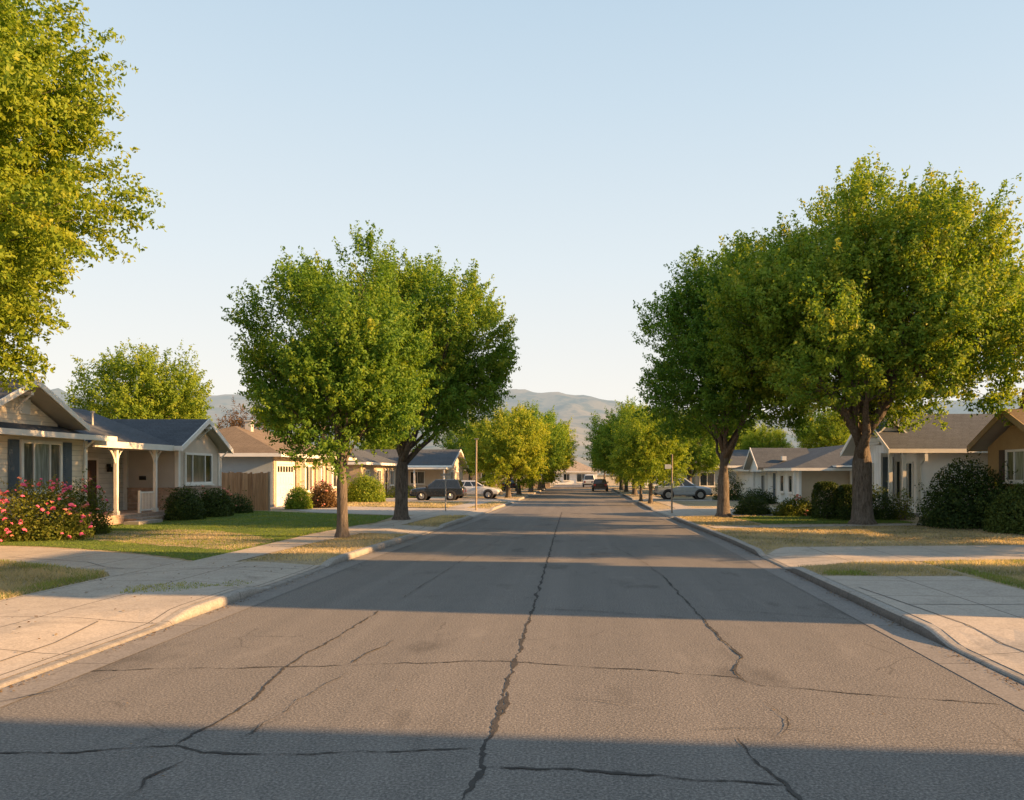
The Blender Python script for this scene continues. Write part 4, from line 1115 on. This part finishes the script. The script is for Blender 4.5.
H0 = (9.8, 15.4, 12.2)
H1 = (-12, 2.6, 10.2)

# ------------------------------------------------------------------ cars
def car(name, label, paint, L_, Wd, prof, roofp, loc, rz, group=None, wheel_r=.36, wb=None):
    """prof: (x, z_bottom, z_belt, half width) stations rear to front; roofp: cabin outline (x, z) clockwise from rear belt"""
    root = thing(name, label, 'car', (0, 0, 0), group)
    mb = MB(); vs = []; k = 12
    for x, zb, zt, w in prof:
        half = [(0, zb), (w * .82, zb), (w * .97, zb + .1), (w, zb + (zt - zb) * .55), (w * .97, zt - .07), (w * .86, zt), (0, zt + .02)]
        ring = [(x, a, b) for a, b in half] + [(x, -a, b) for a, b in half[-2:0:-1]]
        vs += ring
    k = 12; n = len(prof)
    fs = [(i * k + j, i * k + (j + 1) % k, (i + 1) * k + (j + 1) % k, (i + 1) * k + j) for i in range(n - 1) for j in range(k)]
    fs += [tuple(range(k)), tuple(range((n - 1) * k, n * k))]
    mb.add(vs, fs); body = build('body', mb, paint, root)
    bv = body.modifiers.new('bevel', 'BEVEL'); bv.width = .03; bv.segments = 2; bv.limit_method = 'ANGLE'
    # cabin: pillars and roof as one shell, windows as parts
    W0 = Wd / 2 * .9; zmax = max(z for x, z in roofp); zbelt = min(z for x, z in roofp)
    def hw(z): return W0 - (z - zbelt) / (zmax - zbelt) * .2
    mb = MB(); m = len(roofp)
    vs = [(x, hw(z), z) for x, z in roofp] + [(x, -hw(z), z) for x, z in roofp]
    fs = [tuple(range(m)), tuple(range(2 * m - 1, m - 1, -1))] + [(i, (i + 1) % m, m + (i + 1) % m, m + i) for i in range(m)]
    mb.add(vs, fs); cab = build('cabin', mb, paint, root)
    bv = cab.modifiers.new('bevel', 'BEVEL'); bv.width = .06; bv.segments = 3; bv.limit_method = 'ANGLE'
    # side windows
    xr0, xf0 = roofp[0][0], roofp[-1][0]; xr1, xf1 = roofp[1][0], roofp[-2][0]
    zb, zt = zbelt + .06, zmax - .1
    def xat(z, a, b): t = (z - zbelt) / (zmax - zbelt); return a + (b - a) * t
    cuts = [0, .36, .68, 1]
    for s in (1, -1):
        for i in range(3):
            def P(u, z):
                r = xat(z, xr0, xr1) + .14; f = xat(z, xf0, xf1) - .14
                return (r + (f - r) * u, s * (hw(z) + .006), z)
            u0, u1 = cuts[i] + (.02 if i else 0), cuts[i + 1] - (.02 if i < 2 else 0)
            mb = MB(); mb.add([P(u0, zb), P(u1, zb), P(u1, zt), P(u0, zt)], [(0, 1, 2, 3)]); build('side_window', mb, 'car_glass', cab)
    for nm, (p, q), sg in (('rear_window', (roofp[0], roofp[1]), -1), ('windscreen', (roofp[-1], roofp[-2]), 1)):
        def Q(t, s):
            x = p[0] + (q[0] - p[0]) * t + sg * .012; z = p[1] + (q[1] - p[1]) * t; return (x, s * (hw(z) - .1), z + .008)
        mb = MB(); mb.add([Q(.1, 1), Q(.1, -1), Q(.88, -1), Q(.88, 1)], [(0, 1, 2, 3)]); build(nm, mb, 'car_glass', cab)
    xs = (prof[0][0] + L_ * .2, prof[-1][0] - L_ * .19)
    for x in xs:
        for s in (1, -1):
            y = s * (Wd / 2 - .1)
            mb = MB(); mb.cyl((x, y - s * .08, wheel_r + .03), (x, y + s * .107, wheel_r + .03), wheel_r + .075, 24); build('wheel_arch', mb, 'plastic', root)
            mb = MB(); pts = []
            mb.tube([(x, y - s * .1, wheel_r), (x, y - s * .08, wheel_r), (x, y + s * .1, wheel_r), (x, y + s * .125, wheel_r)], [wheel_r * .93, wheel_r, wheel_r, wheel_r * .92], 24)
            wh = build('wheel', mb, 'tyre', root)
            mb = MB(); mb.cyl((x, y + s * .05, wheel_r), (x, y + s * .132, wheel_r), wheel_r * .62, 20)
            for q in range(5):
                a = q * 1.2566; mb.tube([(x, y + s * .135, wheel_r), (x + math.cos(a) * wheel_r * .58, y + s * .138, wheel_r + math.sin(a) * wheel_r * .58)], [.03, .022], 5)
            build('rim', mb, 'rim', wh)
    xf, zf, wf = prof[-1][0], prof[-1][2], prof[-1][3]; xr, zr_, wr = prof[0][0], prof[0][2], prof[0][3]
    for s in (1, -1):
        mb = MB(); mb.box(xf - .1, xf + .02, s * wf * .55, s * wf * .93, zf - .24, zf - .09); build('headlight', mb, 'lamp', root)
        mb = MB(); mb.box(xr - .02, xr + .1, s * wr * .66, s * wr * .95, zr_ - .3, zr_ - .06); build('taillight', mb, 'redlamp', root)
        mb = MB(); mb.box(xf0 - .25, xf0 - .1, s * (W0 + .06), s * (W0 + .24), zbelt + .03, zbelt + .18); build('mirror', mb, paint, root)
    mb = MB(); mb.box(xf - .06, xf + .07, -wf * .92, wf * .92, .3, .5); build('front_bumper', mb, 'plastic', root)
    mb = MB(); mb.box(xr - .07, xr + .06, -wr * .92, wr * .92, .32, .52); build('rear_bumper', mb, 'plastic', root)
    mb = MB(); mb.box(xf + .003, xf + .03, -wf * .48, wf * .48, zf - .26, zf - .1); build('grille', mb, 'black', root)
    root.location = loc; root.rotation_euler = (0, 0, rz)
    return root

def build_cars():
    suv_p = [(-2.3, .42, .95, .8), (-2.2, .36, 1.06, .86), (-1.2, .28, 1.08, .92), (.3, .28, 1.06, .92), (1.0, .28, 1.04, .92), (1.75, .3, .98, .89), (2.15, .34, .9, .83), (2.28, .42, .8, .76)]
    suv_r = [(-2.15, 1.0), (-1.85, 1.7), (-1.6, 1.74), (.1, 1.74), (1.0, 1.03)]
    sed_p = [(-2.25, .42, .88, .76), (-2.15, .34, .98, .84), (-1.2, .27, 1.0, .9), (.3, .27, .96, .9), (1.0, .27, .94, .9), (1.7, .28, .86, .87), (2.1, .32, .76, .8), (2.24, .42, .66, .72)]
    sed_r = [(-1.75, .95), (-.95, 1.42), (-.7, 1.45), (.25, 1.44), (1.15, .93)]
    z = GZ + .014
    car('parked_car', 'dark blue estate car parked side on in the left drive', 'car_dark', 4.58, 1.84, [(x * .86, a, b * .93, w) for x, a, b, w in suv_p], [(x * .86, q * .9) for x, q in suv_r], (-10.9, 60.3, z), math.pi, wheel_r=.33)
    car('parked_car', 'pale silver sedan parked nose to the road behind the dark left car', 'car_white', 4.5, 1.8, sed_p, sed_r, (-8.9, 64.9, z), RAD(-4), wheel_r=.33)
    car('parked_car', 'silver pickup shaped wagon parked side on in the right drive behind the sign pole', 'car_grey', 4.58, 1.84, [(x * .93, a, b, w) for x, a, b, w in suv_p], [(-1.9, .99), (-1.35, 1.6), (-1.1, 1.65), (.1, 1.66), (1.0, 1.02)], (7.8, 62.5, z), 0, wheel_r=.36)
    car('car', 'dark car seen from behind in the right lane far down the road', 'car_black', 4.58, 1.84, suv_p, [(-2.1, .98), (-1.8, 1.42), (-1.5, 1.48), (.1, 1.48), (1.0, 1.0)], (2.05, 97, .002), RAD(90), wheel_r=.33)
    car('parked_car', 'white van shaped car standing at the far street end beyond the dark car', 'car_white', 4.58, 1.84, suv_p, [(-2.15, 1.0), (-2.0, 1.8), (-1.8, 1.85), (.6, 1.85), (1.3, 1.02)], (.9, 119, .128), RAD(90), wheel_r=.34)
    car('parked_car', 'dark car half hidden among the trunks of the left tree row', 'car_black', 4.5, 1.8, sed_p, sed_r, (-8.4, 92.5, z), RAD(90), wheel_r=.33)

# ------------------------------------------------------------------ trees, plants and street furniture
def build_plants():
    t = thing('street_tree', 'slim maple with dark green heart shaped crown nearest on the left verge', 'tree', (-7.7, 25.6, GZ), 'street trees')
    def heart(d): return 1.0 + .22 * max(0, d[2]) * (1 if abs(d[0]) > .2 else .6) + (.12 if d[0] < -.4 and d[2] > 0 else 0)
    make_tree(t, 3, 2.0, .165, (-.1, .2, 5.1), (2.65, 2.8, 3.6), 46, 46, 44, .112, 'leaf', .5, -.78, .30, .6, heart, tint0=.40)
    t = thing('street_tree', 'taller spreading maple standing just behind the slim left one', 'tree', (-8.0, 35.2, GZ), 'street trees')
    make_tree(t, 8, 2.3, .27, (.8, .3, 6.7), (3.9, 3.9, 4.3), 54, 46, 44, .135, 'leaf', .5, -.68, .29, .5, lambda d: 1.0 + .14 * max(0, d[2]), tint0=.5)
    t = thing('street_tree', 'broad domed maple with thick trunk on the dry right lawn', 'tree', (11.25, 32.2, GZ), 'street trees')
    make_tree(t, 5, 2.6, .38, (.3, .2, 7.4), (6.7, 6.2, 5.7), 110, 44, 44, .155, 'leaf', .5, -.42, .2, .7, lambda d: 1.06 + .06 * max(0, d[2]), twigs=4, tint0=.62, plume_max=1.5)
    t = thing('street_tree', 'dark green maple leaning left on the right verge beside the kerb', 'tree', (6.6, 37.6, GZ), 'street trees')
    make_tree(t, 12, 2.4, .27, (.25, .2, 7.2), (3.8, 3.9, 5.5), 54, 46, 44, .142, 'leaf', .5, -.62, .29, .55, lambda d: 1.0, tint0=.34)
    t = thing('large_tree', 'yellow green foreground tree overhanging the upper left picture corner', 'tree', (-15.9, 15.6, GZ))
    make_tree(t, 21, 3.0, .34, (-.15, .6, 9.1), (6.3, 6.3, 6.2), 124, 66, 46, .115, 'leaf_gold', .4, -.9, .2, .0, twigs=5, tint0=.48, inner=.25, plume_max=1.4)
    t = thing('large_tree', 'unseen dense garden tree added beside the ochre house to shade the road', 'tree', (18.6, 21.7, GZ))  # out-of-view tree, put in to shade the middle stretch of road
    make_tree(t, 27, 2.0, .3, (0, 0, 5.6), (4.0, 4.0, 4.5), 44, 36, 34, .17, 'leaf', .4, -.6, .3, .4, twigs=3, tint0=.5)
    # avenue of smaller trees down both kerbs: golden and green kinds
    g1 = thing('avenue_tree', 'golden sunlit tree first of the far left row behind the tall pole', 'tree', (-6.3, 67.5, GZ), 'avenue trees')
    make_tree(g1, 31, 1.4, .2, (.1, 0, 3.9), (3.3, 3.0, 3.3), 26, 40, 42, .165, 'leaf_gold', .3, -.72, .36, .4, twigs=3, tint0=.62)
    g2 = thing('avenue_tree', 'bright yellow green twin trunk tree beside the right sign pole', 'tree', (4.55, 54.0, GZ), 'avenue trees')
    make_tree(g2, 33, 1.4, .13, (-.1, 0, 3.45), (2.5, 2.4, 2.25), 22, 38, 42, .135, 'leaf_gold', .3, -.75, .36, .4, twigs=3, tint0=.45)
    g3 = thing('avenue_tree', 'tall green tree rising behind the bright one right of the road', 'tree', (4.9, 76, GZ), 'avenue trees')
    make_tree(g3, 35, 1.6, .22, (-.2, 0, 4.6), (3.9, 3.4, 3.8), 28, 40, 42, .165, 'leaf', .3, -.6, .36, .5, twigs=3, tint0=.5)
    for i, (src, x, y, s, rz, lab) in enumerate([
        (g1, -6.1, 76, .98, 1.3, 'second golden tree of the far left row'),
        (g3, -5.6, 86, 1.05, 2.2, 'greener third tree of the far left row'),
        (g1, -5.2, 96, 1.15, 3.3, 'fourth tree of the far left row before the street end'),
        (g3, -5.2, 105, 1.0, 4.2, 'last small tree of the far left row at the cross road'),
        (g2, 4.3, 59.5, .8, 2.0, 'slim small tree just behind the bright right tree'),
        (g3, 4.7, 87, .88, 1.0, 'second tall green tree of the far right row'),
        (g3, 4.7, 97, .95, 2.6, 'third tall green tree of the far right row'),
        (g1, 5.0, 105.5, 1.0, .7, 'last tree of the far right row at the cross road'),
        (g3, -14.5, 103, 1.0, 5.0, 'green garden tree behind the far left row'),
        (g3, 9.3, 70, .9, 3.9, 'green garden tree right of the silver parked car')]):
        copy_tree(src, (x, y, GZ), rz, s, lab)
    # background trees
    b1 = thing('background_tree', 'round golden tree rising behind the grey roof on the left', 'tree', (-30.5, 56, GZ), 'background trees')
    make_tree(b1, 41, 2.6, .3, (-.2, 0, 6.4), (4.2, 4.2, 3.8), 34, 36, 36, .18, 'leaf_gold', .3, -.6, .3, .4, twigs=3, tint0=.42)
    b2 = thing('background_tree', 'reddish brown tree above the brown hip roof', 'tree', (-35, 82, GZ), 'background trees')
    make_tree(b2, 43, 2.2, .2, (0, 0, 5.6), (2.6, 2.6, 3.2), 16, 14, 24, .17, 'leaf_red', .3, -.6, .36, .4, twigs=3)
    for src, x, y, s, rz, lab in [
        (b1, -35, 70, .72, 1.0, 'lower green gold tree left of the reddish one'),
        (b1, 25, 82, .85, 2.0, 'golden tree behind the small white house'),
        (b1, 32, 88, .95, 3.0, 'golden tree behind the white house roof'),
        (b1, 21, 92, .7, 1.4, 'lower golden tree behind the small white house'),
        (b1, -16, 134, .75, 4.0, 'tree behind the far left house at the street end'),
        (b1, 12, 134, .8, 5.0, 'tree behind the far right house at the street end'),
        (b1, -27, 108, .8, .4, 'golden tree behind the carport house'),
        (b1, 20, 104, .85, 5.6, 'golden tree behind the low grey house'),
        (b1, 5, 186, .8, 2.6, 'distant tree beyond the far tan roof')]:
        copy_tree(src, (x, y, .12), rz, s, lab)
    c = thing('conifer', 'reddish conifer tip showing above the ochre roof at the right edge', 'tree', (43, 78, GZ), 'background trees')
    rng = np.random.default_rng(51); n = 9000
    hh = rng.uniform(0, 1, n) ** 1.4; a = rng.uniform(0, 6.28, n); r = (1 - hh) * 2.6 * rng.uniform(.5, 1, n) ** .5 * (.75 + .25 * np.sin(hh * 60))
    pos = np.stack([r * np.cos(a), r * np.sin(a), 1.6 + hh * 8.6], 1)
    v, f, tt = leaves_from(pos, unit(pos * np.array([1, 1, 0])), .28, rng, np.clip(.45 + .2 * rng.normal(size=n), 0, 1))
    np_mesh('crown', v, f, 'leaf_red', tt, c)
    mb = MB(); mb.tube([(43, 78, 0), (43, 78, 5), (43, 78, 9.9)], [.25, .15, .03], 8); build('trunk', mb, 'bark', c)
    c2 = thing('conifer', 'narrow dark cypress beside the far end of the street', 'tree', (-6.2, 141, .12), 'background trees')
    hh = rng.uniform(0, 1, n); r = 1.15 * np.sin(np.clip(hh * .82 + .18, 0, 1) * math.pi) ** .7 * rng.uniform(.4, 1, n)
    pos = np.stack([r * np.cos(a), r * np.sin(a), .3 + hh * 9.6], 1)
    v, f, tt = leaves_from(pos, unit(pos * np.array([1, 1, 0])), .26, rng, np.clip(.55 + .2 * rng.normal(size=n), 0, 1))
    np_mesh('crown', v, f, 'leaf_dark', tt, c2)
    mb = MB(); mb.tube([(-6.2, 141, 0), (-6.2, 141, 6)], [.2, .05], 8); build('trunk', mb, 'bark', c2)
    # shrubs
    S = shrub; z = GZ
    S('rose_bush', 'big leafy bush covered in pink roses at the left picture edge', (-16.9, 24.9, z), (1.5, 1.15, 1.1), 13000, .075, 'leaf_shrub', 61, 95, ('pink', 'pink', 'coral'), tint0=.52)
    S('rose_bush', 'darker rose bush with coral blooms right of the big pink one', (-16.75, 26.9, z), (.8, .8, 1.1), 5600, .075, 'leaf_shrub', 62, 34, ('pink', 'coral', 'coral'), tint0=.3)
    S('shrub', 'round dark green shrub beside the white porch railing', (-17.6, 35.3, z), (.85, .85, .86), 8000, .09, 'leaf_dark', 63, tint0=.66)
    S('shrub', 'dark green shrub under the window of the brick gable', (-17.5, 38.0, z), (.95, .9, .78), 8000, .09, 'leaf_dark', 64, 8, ('coral',), tint0=.72)
    S('shrub', 'low dark shrub at the corner of the wooden fence', (-17.8, 41.2, z), (.85, .7, .6), 2600, .09, 'leaf_dark', 65, tint0=.66)
    S('shrub', 'golden green round shrub in front of the white garage door', (-16.2, 45.6, z), (.75, .75, .78), 5200, .1, 'leaf_gold', 66)
    S('shrub', 'reddish round shrub beside the white garage door', (-15.4, 47.6, z), (.85, .85, .85), 5600, .1, 'leaf_red', 67, 12, ('coral',))
    S('shrub', 'pinkish low shrub behind the reddish round one', (-16.4, 50.2, z), (.9, .8, .95), 2600, .1, 'leaf_red', 68, 12, ('pink',), tint0=.6)
    S('hedge', 'clipped yellow green hedge seen behind the slim left trunk', (-15.4, 56.5, z), (1.5, 1.0, 1.2), 12000, .11, 'leaf_gold', 69, tint0=.45, cat='hedge')
    S('shrub', 'low green shrub in front of the beige house between left trees', (-14.8, 66, z), (1.8, .9, .65), 2600, .12, 'leaf_shrub', 70)
    S('hedge', 'clipped boxy dark hedge left of the thick trunk', (11.05, 36.4, z), (.56, .6, 1.0), 8000, .09, 'leaf_dark', 71, boxy=True, cat='hedge', tint0=.6)
    S('hedge', 'shorter clipped dark hedge touching the thick trunk from behind', (11.75, 35.4, z), (.5, .6, .92), 8000, .09, 'leaf_dark', 72, boxy=True, cat='hedge', tint0=.5)
    S('shrub', 'long low flowering shrub left of the clipped hedge', (10.3, 38.6, z), (1.15, .7, .5), 6000, .09, 'leaf_shrub', 73, 12, ('coral',), tint0=.35)
    S('shrub', 'low dark shrub at the left end of the right green lawn', (8.4, 39.6, z), (.95, .7, .5), 4400, .09, 'leaf_dark', 74, tint0=.6)
    S('shrub', 'leafy shrub in front of the recessed porch on the right', (13.1, 35.6, z), (.95, .8, .9), 4200, .09, 'leaf_dark', 75, tint0=.65)
    S('shrub', 'small shrub right of the thick trunk against the white house', (11.95, 36.6, z), (.6, .6, .78), 2400, .09, 'leaf_dark', 76, tint0=.5)
    S('shrub', 'thin pale shrub between the porch shrub and the big dark bush', (14.1, 35.2, z), (.5, .5, .85), 900, .09, 'leaf_shrub', 77)
    S('shrub', 'large dark rounded bush before the white wall on the right', (14.6, 30.4, z), (1.75, 1.5, 1.5), 20000, .1, 'leaf_dark', 78, tint0=.5)
    S('shrub', 'glossy green bush below the ochre house window at the right edge', (15.2, 27.4, z), (1.3, 1.2, 1.02), 13000, .09, 'leaf_dark', 79, tint0=.8)
    S('shrub', 'dark bush squeezed between the big bush and the glossy one', (15.6, 29.0, z), (1.2, 1.0, 1.0), 9000, .1, 'leaf_dark', 80, tint0=.55)
    S('shrub', 'dark shrub in front of the small white porch with railing', (11.6, 53, z), (1.3, .9, .6), 4000, .1, 'leaf_dark', 81, tint0=.5)
    S('shrub', 'dense dark shrub right of the silver parked car', (10.9, 60, z), (1.2, 1.2, 1.35), 3600, .11, 'leaf_dark', 82, tint0=.6)
    S('hedge', 'low sandy hedge at the far left corner of the street end', (-7.4, 115.2, .12), (2.2, .8, .9), 2600, .16, 'leaf_red', 83, cat='hedge')

def build_furniture():
    f = thing('wooden_fence', 'weathered brown board fence between the grey and the beige house', 'fence', (-18, 43.6, GZ))
    rnd = random.Random(4); mb = MB(); x = -21.5
    while x < -17.25:
        w = .135; t = rnd.uniform(2.02, 2.12); mb.box(x, x + w, 43.6 + rnd.uniform(0, .012), 43.625, .16, GZ + t); x += .145
    build('board_panel', mb, 'fence', f)
    mb = MB(); mb.box(-21.5, -17.2, 43.64, 43.7, .5, .6); mb.box(-21.5, -17.2, 43.64, 43.7, 1.75, 1.85); build('rail', mb, 'post_wood', f)
    for x in (-21.4, -19.3, -17.15):
        mb = MB(); mb.box(x - .055, x + .055, 43.63, 43.75, -.05, 2.28); build('post', mb, 'post_wood', f)
    p = thing('utility_pole', 'tall thin brown pole on the left verge before the golden trees', 'pole', (-6.05, 45.3, GZ))
    mb = MB(); mb.tube([(-6.05, 45.3, -.1), (-6.05, 45.3, 2), (-6.03, 45.3, 4.1)], [.055, .05, .042], 10); build('shaft', mb, 'post_wood', p)
    mb = MB(); mb.box(-6.15, -5.92, 45.24, 45.36, 4.1, 4.16); build('cap', mb, 'metal', p)
    p = thing('sign_post', 'short grey sign post seen in front of the dark parked car', 'sign', (-7.35, 42.8, GZ))
    mb = MB(); mb.cyl((-7.35, 42.8, -.1), (-7.35, 42.8, 2.15), .035, 8); build('post', mb, 'metal', p)
    mb = MB(); mb.box(-7.62, -7.08, 42.76, 42.765, 2.05, 2.17); build('sign_plate', mb, 'metal', p)
    p = thing('sign_post', 'street sign pole with small pale blade on the right verge', 'sign', (4.72, 42.5, GZ))
    mb = MB(); mb.tube([(4.72, 42.5, -.1), (4.72, 42.5, 1.5), (4.74, 42.5, 3.2)], [.05, .042, .036], 9); build('post', mb, 'post_wood', p)
    mb = MB(); mb.box(4.35, 4.66, 42.46, 42.48, 2.42, 2.66); mb.box(4.66, 4.7, 42.46, 42.5, 2.48, 2.6); build('sign_plate', mb, 'sign_face', p)
    w = thing('garden_wall', 'low sandy block wall left of the road end', 'wall', (-8, 114.2, .12))
    mb = MB(); mb.box(-11.5, -4.7, 114.1, 114.35, -.1, .8); build('blocks', mb, 'brick_tan', w)
    mb = MB(); mb.box(-11.55, -4.65, 114.05, 114.4, .8, .88); build('coping', mb, 'kerb', w)

# ------------------------------------------------------------------ light, sky, camera
SUN_EL, SUN_AZ = 20.0, 9.0        # degrees; azimuth measured from +X towards -Y
def build_light():
    d = Vector((math.cos(RAD(SUN_AZ)) * math.cos(RAD(SUN_EL)), -math.sin(RAD(SUN_AZ)) * math.cos(RAD(SUN_EL)), math.sin(RAD(SUN_EL))))
    s = bpy.data.lights.new('sun', 'SUN'); s.energy = 13.5; s.angle = RAD(.6); s.color = (1.0, .555, .225)
    o = bpy.data.objects.new('sun', s); COL.objects.link(o); o.rotation_euler = (-d).to_track_quat('-Z', 'Y').to_euler()
    o.location = d * 60
    w = bpy.data.worlds.new('World'); SC.world = w; w.use_nodes = True
    nt = w.node_tree; nt.nodes.clear()
    out = N(nt, 'ShaderNodeOutputWorld'); bg = N(nt, 'ShaderNodeBackground')
    sky = N(nt, 'ShaderNodeTexSky', sky_type='NISHITA'); sky.sun_disc = False
    sky.sun_elevation = RAD(SUN_EL); sky.sun_rotation = RAD(90 + SUN_AZ)
    sky.altitude = 0; sky.air_density = 1.0; sky.dust_density = 1.0; sky.ozone_density = 1.0
    # evening haze: the physical sky lightened towards a pale milky gradient by height above the horizon
    tc = N(nt, 'ShaderNodeTexCoord'); sep = N(nt, 'ShaderNodeSeparateXYZ'); L(nt, tc.outputs['Generated'], sep.inputs[0])
    haze = ramp(nt, sep.outputs['Z'], [(0, (1.0, .955, .885)), (.10, (.99, .96, .90)), (.25, (.82, .895, .93)), (.42, (.65, .785, .89)), (.52, (.56, .715, .85)), (1, (.40, .51, .66))])
    phys = mixc(nt, 1.0, sky.outputs[0], (.16, .16, .16), 'MULTIPLY')
    L(nt, mixc(nt, .92, phys, haze), bg.inputs['Color'])
    bg.inputs['Strength'].default_value = 1.0
    L(nt, bg.outputs[0], out.inputs[0])

def build_camera():
    c = bpy.data.cameras.new('camera'); c.sensor_width = 36; c.lens = 36 * F / 1024
    c.shift_x = (512 - CX) / 1024; c.shift_y = (CY - 400) / 1024
    c.clip_start = .1; c.clip_end = 20000
    o = bpy.data.objects.new('camera', c); COL.objects.link(o); o.location = (0, 0, EYE); o.rotation_euler = (RAD(90), 0, 0)
    SC.camera = o

build_materials()
build_ground()
build_hills()
build_houses()
build_cars()
build_plants()
build_furniture()
build_light()
build_camera()
SC.view_settings.view_transform = 'Standard'; SC.view_settings.look = 'None'; SC.view_settings.exposure = 0; SC.view_settings.gamma = 1
SC.cycles.max_bounces = 6; SC.cycles.diffuse_bounces = 3; SC.cycles.transmission_bounces = 4; SC.cycles.caustics_reflective = False; SC.cycles.caustics_refractive = False
